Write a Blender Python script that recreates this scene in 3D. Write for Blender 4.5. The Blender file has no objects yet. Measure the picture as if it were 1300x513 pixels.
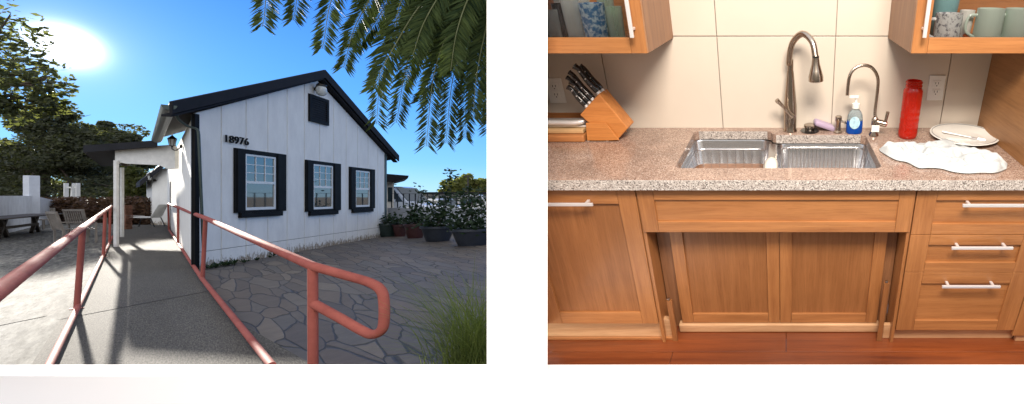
SKY_AIR,SKY_DUST,SKY_OZ,SKY_TINT,SKY_STR=1.0,.1,3.0,(.06,.16,.34),.05
EXPO=1.9
SKYG=[(0,(.45,.66,.86)),(.06,(.22,.50,.88)),(.16,(.10,.35,.85)),(.33,(.035,.19,.70)),(.5,(.66,.69,.72)),(1,(.9,.9,.9))]  # blue band in view; stops above it brightened to fill the shade
SKY_BACK=(1.32,1.31,1.29)  # sky behind the camera, made pale and bright as unseen fill
SUN_CORE,SUN_HALO,SUN_E=1.1,.13,4.4
LAMP_E,LAMP_C=35,(1,.87,.74)
import bpy, bmesh, math, random
from mathutils import Vector, Matrix, Euler, noise
random.seed(11)
PI=math.pi
sc=bpy.context.scene
COL=sc.collection
F=554.0; CX=998.0; CY=250.0; EYE=1.6
# ---------------------------------------------------------------- measuring
def P(px,py,Y): return Vector(((px-CX)/F*Y, Y, EYE+(CY-py)/F*Y))
def G(px,py,z=0.0):
    Y=F*(EYE-z)/(py-CY); return Vector(((px-CX)/F*Y, Y, z))
PH=math.atan(290/554.0); SP=math.sin(PH); CP=math.cos(PH)
KM=Matrix.Translation((0,0,EYE))@Matrix.Rotation(PH,4,'X')     # kitchen frame: x right, y into the wall, z up, origin at eye
def KY(px,py,y):
    a=(px-CX)/F; b=(CY-py)/F; k=y/(CP+b*SP); return Vector((a*k,y,(-SP+b*CP)*k))
def KZ(px,py,z):
    a=(px-CX)/F; b=(CY-py)/F; k=z/(-SP+b*CP); return Vector((a*k,(CP+b*SP)*k,z))
# ---------------------------------------------------------------- objects
def tag(o,label=None,cat=None,group=None,kind=None):
    if label: o['label']=label
    if cat: o['category']=cat
    if group: o['group']=group
    if kind: o['kind']=kind
    return o
def empty(name,loc=(0,0,0),label=None,cat=None,group=None,m=None):
    o=bpy.data.objects.new(name,None); COL.objects.link(o); o.empty_display_size=.1
    if m is not None: o.matrix_world=m
    else: o.location=loc
    return tag(o,label,cat,group)
def copy_tree(o,parent=None,label=None):
    c=o.copy(); COL.objects.link(c); c.parent=parent
    if parent is not None: c.matrix_parent_inverse=o.matrix_parent_inverse.copy()
    if label: c['label']=label
    for ch in list(o.children): copy_tree(ch,c)
    return c
class MB:
    def __init__(s): s.bm=bmesh.new()
    def face(s,pts):
        return s.bm.faces.new([s.bm.verts.new(Vector(p)) for p in pts])
    def box(s,x0,x1,y0,y1,z0,z1,m=None,bev=0):
        r=bmesh.ops.create_cube(s.bm,size=1)
        vs=r['verts']
        for v in vs:
            v.co=Vector((x0+(v.co.x+.5)*(x1-x0),y0+(v.co.y+.5)*(y1-y0),z0+(v.co.z+.5)*(z1-z0)))
        if bev>0:
            es=list({e for v in vs for e in v.link_edges})
            rr=bmesh.ops.bevel(s.bm,geom=es,offset=bev,segments=2,profile=.5,affect='EDGES')
            vs=list({v for f in rr['faces'] for v in f.verts}|{v for v in vs if v.is_valid})
        if m is not None: bmesh.ops.transform(s.bm,matrix=m,verts=vs)
        return s
    def prism(s,pts,vec,cap=True):
        vec=Vector(vec); n=len(pts)
        a=[s.bm.verts.new(Vector(p)) for p in pts]; b=[s.bm.verts.new(Vector(p)+vec) for p in pts]
        s.bm.faces.new(a); s.bm.faces.new(b[::-1])
        for i in range(n): s.bm.faces.new((a[i],b[i],b[(i+1)%n],a[(i+1)%n]))
        return s
    def beam(s,p,q,w,h,up=(0,0,1)):
        p=Vector(p); q=Vector(q); d=(q-p).normalized(); up=Vector(up)
        sx=d.cross(up)
        if sx.length<1e-4: sx=d.cross(Vector((1,0,0)))
        sx.normalize(); u=sx.cross(d)
        pts=[p+sx*w/2*i+u*h/2*j for i,j in ((-1,-1),(1,-1),(1,1),(-1,1))]
        return s.prism(pts,q-p)
    def tube(s,path,r,seg=10,cap=True):
        path=[Vector(p) for p in path]; n=len(path)
        rs=r if isinstance(r,(list,tuple)) else [r]*n
        prev=None; rings=[]
        for i,p in enumerate(path):
            d=(path[min(i+1,n-1)]-path[max(i-1,0)]).normalized()
            if prev is None:
                u=d.cross(Vector((0,0,1)))
                if u.length<1e-3: u=d.cross(Vector((1,0,0)))
            else: u=prev-d*prev.dot(d)
            u.normalize(); prev=u; w=d.cross(u)
            rings.append([s.bm.verts.new(p+(u*math.cos(2*PI*k/seg)+w*math.sin(2*PI*k/seg))*rs[i]) for k in range(seg)])
        for i in range(n-1):
            for k in range(seg):
                s.bm.faces.new((rings[i][k],rings[i][(k+1)%seg],rings[i+1][(k+1)%seg],rings[i+1][k]))
        if cap:
            s.bm.faces.new(rings[0][::-1]); s.bm.faces.new(rings[-1])
        return s
    def lathe(s,prof,c=(0,0,0),seg=32,m=None):
        c=Vector(c); rings=[]; vs=[]
        for r,z in prof:
            if r<1e-5: rings.append([s.bm.verts.new(c+Vector((0,0,z)))])
            else: rings.append([s.bm.verts.new(c+Vector((r*math.cos(2*PI*k/seg),r*math.sin(2*PI*k/seg),z))) for k in range(seg)])
        for a,b in zip(rings,rings[1:]):
            for k in range(seg):
                k2=(k+1)%seg
                if len(a)==1 and len(b)==1: continue
                if len(a)==1: s.bm.faces.new((a[0],b[k],b[k2]))
                elif len(b)==1: s.bm.faces.new((a[k],a[k2],b[0]))
                else: s.bm.faces.new((a[k],a[k2],b[k2],b[k]))
        if m is not None: bmesh.ops.transform(s.bm,matrix=m,verts=[v for q in rings for v in q])
        return s
    def build(s,name,mat,parent=None,smooth=False,bevel=0,fix=True):
        if fix: bmesh.ops.recalc_face_normals(s.bm,faces=s.bm.faces)
        me=bpy.data.meshes.new(name); s.bm.to_mesh(me); s.bm.free()
        o=bpy.data.objects.new(name,me); COL.objects.link(o)
        if isinstance(mat,(list,tuple)):
            for q in mat: me.materials.append(q)
        else: me.materials.append(mat)
        if smooth:
            for p in me.polygons: p.use_smooth=True
            try: me.set_sharp_from_angle(angle=math.radians(40))
            except Exception: pass
        if bevel>0:
            b=o.modifiers.new('bevel','BEVEL'); b.width=bevel; b.segments=2; b.limit_method='ANGLE'
        if parent is not None: o.parent=parent
        return o
def bez(pts,n=16):
    pts=[Vector(p) for p in pts]; out=[]
    for i in range(n+1):
        t=i/n; q=pts[:]
        while len(q)>1: q=[q[j].lerp(q[j+1],t) for j in range(len(q)-1)]
        out.append(q[0])
    return out
def catm(pts,n=6):
    pts=[Vector(p) for p in pts]; out=[]
    e=[pts[0]*2-pts[1]]+pts+[pts[-1]*2-pts[-2]]
    for i in range(1,len(e)-2):
        a,b,c,d=e[i-1],e[i],e[i+1],e[i+2]
        for k in range(n):
            t=k/n
            out.append(.5*((2*b)+(c-a)*t+(2*a-5*b+4*c-d)*t*t+(3*b-a-3*c+d)*t**3))
    out.append(pts[-1]); return out
# ---------------------------------------------------------------- materials
class N:
    def __init__(s,name):
        s.m=bpy.data.materials.new(name); s.m.use_nodes=True; s.t=s.m.node_tree
        s.b=s.t.nodes['Principled BSDF']; s.tc=s.t.nodes.new('ShaderNodeTexCoord')
    def n(s,t,**k):
        x=s.t.nodes.new(t)
        for a,b in k.items():
            if a in x.inputs: x.inputs[a].default_value=b
            else: setattr(x,a,b)
        return x
    def l(s,a,b): s.t.links.new(a,b)
    def coord(s,scale=(1,1,1),rot=(0,0,0)):
        mp=s.n('ShaderNodeMapping'); mp.inputs['Scale'].default_value=scale; mp.inputs['Rotation'].default_value=rot
        s.l(s.tc.outputs['Object'],mp.inputs[0]); return mp.outputs[0]
    def noise(s,co,scale,detail=5,rough=.6,dist=0):
        x=s.n('ShaderNodeTexNoise'); x.inputs['Scale'].default_value=scale; x.inputs['Detail'].default_value=detail
        x.inputs['Roughness'].default_value=rough; x.inputs['Distortion'].default_value=dist
        s.l(co,x.inputs['Vector']); return x.outputs['Fac']
    def ramp(s,fac,stops):
        r=s.n('ShaderNodeValToRGB'); e=r.color_ramp.elements
        while len(e)<len(stops): e.new(.5)
        for q,(p,c) in zip(e,stops):
            q.position=p; q.color=(*c,1) if len(c)==3 else c
        s.l(fac,r.inputs[0]); return r.outputs[0]
    def mix(s,fac,a,b,mode='MIX'):
        x=s.n('ShaderNodeMix',data_type='RGBA',blend_type=mode)
        for v,i in ((fac,0),(a,6),(b,7)):
            if hasattr(v,'links'): s.l(v,x.inputs[i])
            else: x.inputs[i].default_value=v if i==0 else (*v,1)
        return x.outputs[2]
    def bump(s,h,strength=.3,dist=.01):
        x=s.n('ShaderNodeBump'); x.inputs['Strength'].default_value=strength; x.inputs['Distance'].default_value=dist
        s.l(h,x.inputs['Height']); s.l(x.outputs[0],s.b.inputs['Normal'])
    def col(s,c): s.l(c,s.b.inputs['Base Color'])
def simple(name,c,rough=.6,metal=0,var=.15,scale=6,bump=0,bscale=40,spec=.5,coat=0,stretch=(1,1,1)):
    q=N(name); q.b.inputs['Roughness'].default_value=rough; q.b.inputs['Metallic'].default_value=metal
    q.b.inputs['Specular IOR Level'].default_value=spec; q.b.inputs['Coat Weight'].default_value=coat
    co=q.coord(stretch); f=q.noise(co,scale)
    lo=tuple(x*(1-var) for x in c); hi=tuple(min(1,x*(1+var)) for x in c)
    q.col(q.ramp(f,[(.3,lo),(.7,hi)]))
    if bump: q.bump(q.noise(co,bscale),bump,.004)
    return q.m
def leafmat(name,c1,c2,trans=.35,rough=.5,spec=.25):
    q=N(name); q.b.inputs['Specular IOR Level'].default_value=spec; q.b.inputs['Roughness'].default_value=rough
    f=q.noise(q.coord(),2.3); f2=q.n('ShaderNodeNewGeometry').outputs['Random Per Island']
    a=q.ramp(f,[(.35,c1),(.65,c2)]); b=q.mix(f2,c1,c2); cc=q.mix(.6,a,b); q.col(cc)
    t=q.n('ShaderNodeBsdfTranslucent'); ms=q.n('ShaderNodeMixShader'); ms.inputs[0].default_value=trans
    br=q.mix(1.0,cc,(1.3,1.35,.6),'MULTIPLY'); q.l(br,t.inputs['Color'])
    q.l(q.b.outputs[0],ms.inputs[1]); q.l(t.outputs[0],ms.inputs[2])
    q.l(ms.outputs[0],q.t.nodes['Material Output'].inputs[0]); return q.m
def wood(name,c1,c2,axis='x',rough=.42,scale=1.0,coat=.15):
    q=N(name); q.b.inputs['Roughness'].default_value=rough; q.b.inputs['Coat Weight'].default_value=coat; q.b.inputs['Coat Roughness'].default_value=.25
    st={'x':(1.2,22,22),'z':(22,22,1.2),'y':(22,1.2,22)}[axis]
    co=q.coord(tuple(v*scale for v in st))
    f=q.noise(co,1.3,6,.6,.8)
    base=q.ramp(f,[(.28,c1),(.5,tuple((a+b)/2 for a,b in zip(c1,c2))),(.72,c2)])
    co2=q.coord({'x':(6,160,160),'z':(160,160,6),'y':(160,6,160)}[axis])
    g=q.noise(co2,1.5,3,.7); gg=q.ramp(g,[(.36,(.80,.76,.70)),(.52,(1,1,1))])
    f3=q.noise(q.coord(),1.7,3); g3=q.ramp(f3,[(.3,(.86,.84,.8)),(.7,(1.1,1.08,1.05))])
    q.col(q.mix(1,q.mix(.75,base,gg,'MULTIPLY'),g3,'MULTIPLY')); q.bump(g,.12,.001); return q.m
def pale_paint():
    q=N('white_house_paint'); q.b.inputs['Roughness'].default_value=.65
    co=q.coord((2,2,.7)); f=q.noise(co,1.6,8,.7)
    a=q.ramp(f,[(.3,(.76,.74,.69)),(.6,(.87,.85,.79))])
    # peeling and splashed dirt low on the wall: a stain with its own ragged shape
    sx=q.n('ShaderNodeSeparateXYZ'); q.l(q.tc.outputs['Object'],sx.inputs[0])
    mr=q.n('ShaderNodeMapRange'); q.l(sx.outputs[2],mr.inputs[0]); mr.inputs[1].default_value=0;mr.inputs[2].default_value=.28;mr.inputs[3].default_value=.26;mr.inputs[4].default_value=0
    n2=q.noise(q.coord((5,5,2)),3,8,.75)
    ad=q.n('ShaderNodeMath',operation='ADD'); q.l(mr.outputs[0],ad.inputs[0]); q.l(n2,ad.inputs[1])
    m=q.ramp(ad.outputs[0],[(.66,(0,0,0)),(.76,(1,1,1))])
    q.col(q.mix(m,a,(.30,.24,.17))); q.bump(q.noise(q.coord((9,9,1)),8),.15,.003); return q.m
M={}
M['house']=pale_paint()
M['trim']=simple('black_trim_paint',(.011,.011,.011),.6,var=.3,scale=3,spec=.08)
M['rooftrim']=simple('dark_roof_board',(.010,.010,.013),.75,var=.3,scale=3,spec=.25)
M['gutter']=simple('grey_green_gutter',(.05,.07,.062),.4,metal=.3)
M['sash']=simple('white_sash',(.75,.76,.74),.4,var=.05)
M['white']=simple('white_plaster',(.955,.955,.955),.9,var=.005,spec=.1)
q=N('salmon_rail_paint'); q.b.inputs['Roughness'].default_value=.75; q.b.inputs['Specular IOR Level'].default_value=.08
a=q.ramp(q.noise(q.coord(),3,6,.7),[(.3,(.27,.075,.06)),(.7,(.40,.12,.092))]); f=q.noise(q.coord(),26,5,.75)
chip=q.ramp(f,[(.66,(0,0,0)),(.69,(1,1,1))]); q.col(q.mix(chip,a,(.12,.05,.035))); q.bump(f,.15,.003); M['rail']=q.m
M['iron']=simple('black_iron',(.02,.022,.025),.5)
M['bronze']=simple('dark_bronze',(.05,.04,.03),.4,metal=.6)
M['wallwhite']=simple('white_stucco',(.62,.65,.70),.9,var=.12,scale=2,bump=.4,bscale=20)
M['postwhite']=simple('white_post_paint',(.75,.74,.70),.6,var=.1)
M['bark']=simple('grey_brown_bark',(.09,.065,.045),.9,var=.4,scale=5,bump=.8,bscale=14,stretch=(1,1,.25))
M['oldwood']=simple('weathered_grey_wood',(.055,.045,.037),.8,var=.35,scale=5,bump=.3)
M['chairwood']=simple('faded_chair_wood',(.24,.215,.19),.7,var=.2)
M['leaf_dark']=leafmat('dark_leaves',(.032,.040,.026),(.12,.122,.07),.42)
M['leaf_olive']=leafmat('olive_leaves',(.05,.065,.02),(.13,.13,.045),.45)
M['leaf_near']=leafmat('near_leaves',(.055,.07,.034),(.14,.145,.078),.42)
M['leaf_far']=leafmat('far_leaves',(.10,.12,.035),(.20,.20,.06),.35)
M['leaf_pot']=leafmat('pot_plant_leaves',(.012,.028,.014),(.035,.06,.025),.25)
M['palm']=leafmat('palm_leaflets',(.018,.036,.018),(.095,.125,.04),.08,.7,.04)
M['palmrib']=simple('palm_rib',(.16,.17,.06),.5)
M['ivy']=leafmat('brown_ivy',(.05,.022,.014),(.13,.075,.045),.25)
M['grassblade']=leafmat('grass_blades',(.07,.10,.03),(.20,.24,.08),.45)
M['grassyellow']=leafmat('yellow_blades',(.35,.42,.05),(.5,.55,.08),.4)
M['potgreen']=simple('glazed_green_pot',(.02,.035,.03),.4)
M['potred']=simple('oxblood_pot',(.06,.02,.018),.4)
M['potblue']=simple('slate_pot',(.025,.03,.04),.45)
M['soil']=simple('soil',(.03,.02,.015),.95,var=.4,scale=20)
M['tyre']=simple('tyre_rubber',(.02,.02,.02),.8)
M['carwhite']=simple('white_car_paint',(.75,.77,.80),.25,coat=.6,var=.03)
M['cargrey']=simple('silver_car_paint',(.42,.45,.48),.25,metal=.4,coat=.6,var=.03)
M['redlamp']=simple('red_lens',(.45,.015,.012),.25)
M['carglass']=simple('tinted_glass',(.03,.05,.06),.08,spec=.8,var=.02)
q=N('window_glass'); q.b.inputs['Base Color'].default_value=(.015,.03,.04,1); q.b.inputs['Roughness'].default_value=.03; q.b.inputs['Specular IOR Level'].default_value=1.0; q.b.inputs['IOR'].default_value=1.9
q.bump(q.noise(q.coord(),1.3,1),.03,.02); M['glass']=q.m
q=N('lamp_glass'); q.b.inputs['Base Color'].default_value=(.5,.52,.5,1); q.b.inputs['Roughness'].default_value=.2; M['lampglass']=q.m
# concrete ramp: exposed aggregate
def concrete(name,c,spots,scale,rough=.85,stain=.25,dirs=(1,1,1)):
    q=N(name); q.b.inputs['Roughness'].default_value=rough; q.b.inputs['Specular IOR Level'].default_value=.12
    d1=q.n('ShaderNodeVectorMath',operation='DOT_PRODUCT'); q.l(q.tc.outputs['Object'],d1.inputs[0]); d1.inputs[1].default_value=(1,1.35,0)
    d2=q.n('ShaderNodeVectorMath',operation='DOT_PRODUCT'); q.l(q.tc.outputs['Object'],d2.inputs[0]); d2.inputs[1].default_value=(.05,.42,0)
    cb_=q.n('ShaderNodeCombineXYZ'); q.l(d1.outputs['Value'],cb_.inputs[0]); q.l(d2.outputs['Value'],cb_.inputs[1]); gc=cb_.outputs[0]
    a=q.noise(gc,scale,4,.8); b=q.noise(gc,.9,6,.65)
    v=q.n('ShaderNodeTexVoronoi'); v.inputs['Scale'].default_value=scale*1.5; q.l(gc,v.inputs['Vector'])
    ca=q.ramp(a,[(.32,tuple(x*(1-spots) for x in c)),(.68,tuple(x*(1+spots) for x in c))])
    cb=q.ramp(b,[(.3,(1-stain,)*3),(.7,(1+stain*.4,)*3)])
    cv=q.ramp(v.outputs['Color'],[(.1,(.75,.75,.75)),(.9,(1.2,1.18,1.12))])
    q.col(q.mix(1,q.mix(1,ca,cb,'MULTIPLY'),cv,'MULTIPLY')); q.bump(a,.6,.006); return q.m
M['ramp']=concrete('aggregate_concrete',(.115,.109,.10),.55,55,.95)
M['slab']=concrete('pale_worn_slab',(.16,.158,.15),.75,7,.95,.5,(1,.6,1))
M['asphalt']=concrete('asphalt_lot',(.09,.09,.09),.25,30)
M['dirt']=concrete('dry_ground',(.15,.13,.10),.3,4)
M['joint']=simple('joint_grit',(.05,.045,.04),.95)  # dark colour of the tooled joints in ramp and patio
def flagstone():
    q=N('flagstones'); q.b.inputs['Roughness'].default_value=.62
    d1=q.n('ShaderNodeVectorMath',operation='DOT_PRODUCT'); q.l(q.tc.outputs['Object'],d1.inputs[0]); d1.inputs[1].default_value=(.92,1.18,0)
    d2=q.n('ShaderNodeVectorMath',operation='DOT_PRODUCT'); q.l(q.tc.outputs['Object'],d2.inputs[0]); d2.inputs[1].default_value=(.08,.52,0)
    cb_=q.n('ShaderNodeCombineXYZ'); q.l(d1.outputs['Value'],cb_.inputs[0]); q.l(d2.outputs['Value'],cb_.inputs[1]); co=cb_.outputs[0]
    wn=q.n('ShaderNodeTexNoise'); wn.inputs['Scale'].default_value=1.6; wn.inputs['Detail'].default_value=3; q.l(co,wn.inputs['Vector'])
    add=q.n('ShaderNodeVectorMath',operation='MULTIPLY_ADD'); q.l(wn.outputs['Color'],add.inputs[0]); add.inputs[1].default_value=(.35,.35,0); q.l(co,add.inputs[2])
    v=q.n('ShaderNodeTexVoronoi',feature='DISTANCE_TO_EDGE'); v.inputs['Scale'].default_value=3.1; q.l(add.outputs[0],v.inputs['Vector'])
    v2=q.n('ShaderNodeTexVoronoi'); v2.inputs['Scale'].default_value=3.1; q.l(add.outputs[0],v2.inputs['Vector'])
    sp=q.n('ShaderNodeSeparateColor'); q.l(v2.outputs['Color'],sp.inputs[0])
    st=q.ramp(sp.outputs[0],[(0,(.060,.050,.044)),(.35,(.10,.078,.058)),(.7,(.076,.069,.062)),(1,(.13,.107,.082))])
    n=q.noise(q.coord((1,.6,1)),7,8,.7); st=q.mix(.8,st,q.ramp(n,[(.3,(.7,.7,.7)),(.7,(1.25,1.22,1.2))]),'MULTIPLY')
    g=q.ramp(v.outputs['Distance'],[(.010,(0,0,0)),(.030,(1,1,1))])
    q.col(q.mix(g,(.018,.016,.014),st))
    h=q.n('ShaderNodeMath',operation='MULTIPLY_ADD'); q.l(n,h.inputs[0]); h.inputs[1].default_value=.25; q.l(g,h.inputs[2])
    q.bump(h.outputs[0],.8,.02); return q.m
M['flag']=flagstone()
# kitchen
M['oak']=wood('oak_along',(.31,.125,.041),(.45,.20,.070),'x')
M['oakv']=wood('oak_upright',(.30,.12,.039),(.43,.19,.066),'z')
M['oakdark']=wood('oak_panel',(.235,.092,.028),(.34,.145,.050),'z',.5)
M['oakpale']=wood('oak_pale_kick',(.45,.25,.12),(.66,.42,.24),'x',.5)
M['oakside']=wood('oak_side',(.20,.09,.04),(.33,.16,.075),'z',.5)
M['block']=wood('block_wood',(.42,.15,.035),(.60,.25,.07),'x',.4)
M['board']=wood('board_wood',(.34,.13,.04),(.50,.22,.08),'x',.45)
M['floor']=wood('red_floor',(.10,.022,.008),(.26,.07,.02),'x',.3,.6,.5)
def granite():
    q=N('speckled_granite'); q.b.inputs['Roughness'].default_value=.16; q.b.inputs['Specular IOR Level'].default_value=.6
    v=q.n('ShaderNodeTexVoronoi'); v.inputs['Scale'].default_value=330; q.l(q.coord(),v.inputs['Vector'])
    sp=q.n('ShaderNodeSeparateColor'); q.l(v.outputs['Color'],sp.inputs[0])
    c=q.ramp(sp.outputs[0],[(0,(.08,.05,.04)),(.10,(.18,.115,.09)),(.22,(.27,.19,.15)),(.75,(.34,.245,.195)),(1,(.50,.43,.37))])
    n=q.noise(q.coord(),9,5); c2=q.ramp(n,[(.3,(.82,.78,.76)),(.7,(1.12,1.08,1.05))])
    q.col(q.mix(1,c,c2,'MULTIPLY')); return q.m
M['granite']=granite()
def granite_edge():
    q=N('rough_granite_edge'); q.b.inputs['Roughness'].default_value=.5
    v=q.n('ShaderNodeTexVoronoi'); v.inputs['Scale'].default_value=280; q.l(q.coord(),v.inputs['Vector'])
    sp=q.n('ShaderNodeSeparateColor'); q.l(v.outputs['Color'],sp.inputs[0])
    q.col(q.ramp(sp.outputs[0],[(0,(.03,.03,.03)),(.12,(.16,.13,.12)),(.3,(.40,.36,.33)),(.8,(.52,.48,.44)),(1,(.75,.72,.68))])); return q.m
M['granedge']=granite_edge()
M['tile']=simple('cream_tile',(.64,.575,.49),.28,var=.035,scale=2.5,bump=.03,bscale=6)
M['grout']=simple('grey_grout',(.42,.38,.33),.9)
q=N('brushed_steel'); q.b.inputs['Metallic'].default_value=1; q.b.inputs['Roughness'].default_value=.27
f=q.noise(q.coord((3,140,140)),3,4); q.col(q.ramp(f,[(.3,(.50,.51,.53)),(.7,(.68,.68,.69))])); M['steel']=q.m
M['wire']=simple('steel_wire',(.62,.62,.62),.2,metal=1,var=.05)
M['nickel']=simple('brushed_nickel',(.42,.36,.30),.24,metal=1,var=.1)
M['chrome']=simple('satin_chrome',(.80,.80,.81),.38,metal=.55,var=.02)
M['plastic_white']=simple('white_plastic',(.82,.82,.78),.35,var=.02)
M['slot']=simple('dark_slot',(.03,.03,.03),.6)
M['black']=simple('black_plastic',(.012,.012,.012),.22,var=.2,coat=.4)
M['ceramic']=simple('white_ceramic',(.72,.72,.68),.15,var=.05)
M['rimgrey']=simple('grey_glaze',(.30,.30,.30),.2)
M['cloth']=simple('white_towel',(.50,.535,.54),.95,var=.12,scale=30,bump=.7,bscale=260)
M['sponge']=simple('cream_cloth',(.72,.66,.58),.9,var=.08,bump=.4,bscale=120)
M['lavender']=simple('lavender_soap',(.42,.33,.46),.4,var=.08)
def glassy(name,c,rough=.05,trans=.9,ior=1.45):
    q=N(name); q.b.inputs['Base Color'].default_value=(*c,1); q.b.inputs['Roughness'].default_value=rough
    q.b.inputs['Transmission Weight'].default_value=trans; q.b.inputs['IOR'].default_value=ior; return q.m
M['redplastic']=glassy('red_translucent_plastic',(.80,.05,.015),.10,.8,1.2)
M['blueliquid']=glassy('blue_soap',(.01,.12,.65),.08,.45,1.33)
M['clearplastic']=glassy('clear_plastic',(.75,.9,.95),.05,.8,1.2)
M['drinkglass']=glassy('drinking_glass',(.92,.96,.95),.02,.95,1.45)
M['greenglass']=glassy('green_glass',(.35,.55,.35),.05,.85,1.4)
q=N('cabinet_glass')
tr=q.n('ShaderNodeBsdfTransparent'); gl=q.n('ShaderNodeBsdfGlossy'); gl.inputs['Roughness'].default_value=.03
fr=q.n('ShaderNodeFresnel'); fr.inputs[0].default_value=1.5; ms=q.n('ShaderNodeMixShader')
q.l(fr.outputs[0],ms.inputs[0]); q.l(tr.outputs[0],ms.inputs[1]); q.l(gl.outputs[0],ms.inputs[2]); q.l(ms.outputs[0],q.t.nodes['Material Output'].inputs[0]); M['pane']=q.m
def thin(name,c,dif,bc=(.8,.86,.85)):
    q=N(name); tr=q.n('ShaderNodeBsdfTransparent'); tr.inputs[0].default_value=(*c,1)
    q.b.inputs['Base Color'].default_value=(*bc,1); q.b.inputs['Roughness'].default_value=.06; q.b.inputs['Specular IOR Level'].default_value=1
    lw=q.n('ShaderNodeLayerWeight'); lw.inputs[0].default_value=.35
    rr=q.ramp(lw.outputs['Facing'],[(0,(dif,)*3),(1,(.85,)*3)]); ms=q.n('ShaderNodeMixShader')
    q.l(rr,ms.inputs[0]); q.l(tr.outputs[0],ms.inputs[1]); q.l(q.b.outputs[0],ms.inputs[2]); q.l(ms.outputs[0],q.t.nodes['Material Output'].inputs[0]); return q.m
M['thin']=thin('thin_glass',(.93,.96,.95),.30); M['thingreen']=thin('thin_green_glass',(.62,.8,.62),.22)
M['redplastic']=thin('red_clear_plastic',(.9,.16,.09),.38,(.62,.03,.012))
q=N('blue_pattern'); q.b.inputs['Roughness'].default_value=.15
q.col(q.ramp(q.noise(q.coord(),55,3),[(.45,(.05,.20,.45)),(.58,(.5,.68,.8))])); M['bluepat']=q.m
q=N('mug_floral'); q.b.inputs['Roughness'].default_value=.15
q.col(q.ramp(q.noise(q.coord(),60,3),[(.40,(.22,.22,.25)),(.5,(.68,.70,.70))])); M['mugpat']=q.m
q=N('mug_bands'); q.b.inputs['Roughness'].default_value=.15
sx=q.n('ShaderNodeSeparateXYZ'); q.l(q.tc.outputs['Object'],sx.inputs[0]); ms_=q.n('ShaderNodeMath',operation='MULTIPLY_ADD'); q.l(sx.outputs[2],ms_.inputs[0]); ms_.inputs[1].default_value=7; q.l(q.noise(q.coord(),20,2),ms_.inputs[2])
q.col(q.ramp(ms_.outputs[0],[(.75,(.55,.66,.58)),(.8,(.55,.66,.58)),(1.0,(.06,.16,.42)),(1.1,(.03,.04,.22))])); M['mugband']=q.m
M['teal']=simple('teal_ceramic',(.20,.38,.40),.2)
# ================================================================ SETTING
def sheet(name,pts,mat,th=.0,**k):
    mb=MB()
    if th>0: mb.prism([(p[0],p[1],p[2]-th) for p in pts],(0,0,th))
    else: mb.face(pts)
    o=mb.build(name,mat); tag(o,kind='structure',**k); return o
sheet('ground',[(-900,-300,-.16),(900,-300,-.16),(900,2500,-.16),(-900,2500,-.16)],M['dirt'])
rp=[G(30,478),G(145,300),G(160,286.5),G(214,286.5),G(217,290),G(262,362),G(300,409),G(331,425),G(402,466),G(418,478)]
rampo=sheet('ramp',rp,M['ramp'],.12)
cut=MB()                                             # tooled joints across the ramp
for a,b in ((G(73,405.5,.004),G(262,370,.004)),):
    cut.beam(a,b,.035,.002)
j=cut.build('ramp_joint',M['joint']); j.parent=rampo
lp=[G(-900,486,-.03),G(29.5,486,-.03),G(144,301,-.03),G(158,286,-.03),G(120,283,-.03),G(-900,283,-.03)]
slab=sheet('patio',[Vector((p.x,p.y,-.03)) for p in lp],M['slab'],.1)
cj=MB(); cj.beam(G(-60,425,-.026),G(58,401,-.026),.03,.002); cj.build('patio_joint',M['joint'],slab)
flag=sheet('flagstone_paving',[(-30,3.0,-.06),(6,3.0,-.06),(6,25,-.06),(-30,25,-.06)],M['flag'])
sheet('parking_lot',[(-120,22.4,-.10),(80,22.4,-.10),(80,75,-.10),(-120,75,-.10)],M['asphalt'])
# ================================================================ HOUSE
C0=Vector((-13.37,9.85,0)); U=Vector((-.389,.921,0)).normalized(); NN=Vector((.921,.389,0)).normalized()
LW=9.5
V2=Vector((-1.4549,1,0)).normalized(); N2=Vector((-V2.y,V2.x,0)); VE=Vector((-.8316,.555,0)).normalized()
def uz(px,py):
    r=(px-CX)/F; # C0+U*u on ray
    u=(r*C0.y-C0.x)/(U.x-r*U.y); Y=C0.y+U.y*u
    return u, EYE+(CY-py)/F*Y
def vz(px,py):
    r=(px-CX)/F; v=(r*C0.y-C0.x)/(V2.x-r*V2.y); Y=C0.y+V2.y*v
    return v, EYE+(CY-py)/F*Y
def W(u,z,o=0.0): return C0+U*u+NN*o+Vector((0,0,z))
def S(v,z,o=0.0): return C0+V2*v+N2*o+Vector((0,0,z))
def wbox(mb,u0,u1,z0,z1,o0,o1,fn=None):
    fn=fn or W
    a=[fn(u0,z0,o0),fn(u1,z0,o0),fn(u1,z1,o0),fn(u0,z1,o0)]
    return mb.prism(a,fn(u0,z0,o1)-fn(u0,z0,o0))
house=empty('house',C0,'white board-sided house with dark gable roof and black trimmed windows','house')
house.matrix_world=Matrix.Translation((0,0,0))
ZR,ZL=5.36,3.48; UR=4.66
def rooflz(u): return ZR-(ZR-ZL)*abs(u-UR)/UR
# core mass of the house, set 3 cm behind the siding boards
core=MB()
foot=[W(.04,-.15,-.03),W(LW,-.15,-.03)]
prof=[W(.12,-.15,-.035),W(LW,-.15,-.035),W(LW,rooflz(LW),-.035),W(UR,ZR,-.035),W(.12,ZL-.02,-.035)]
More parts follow.
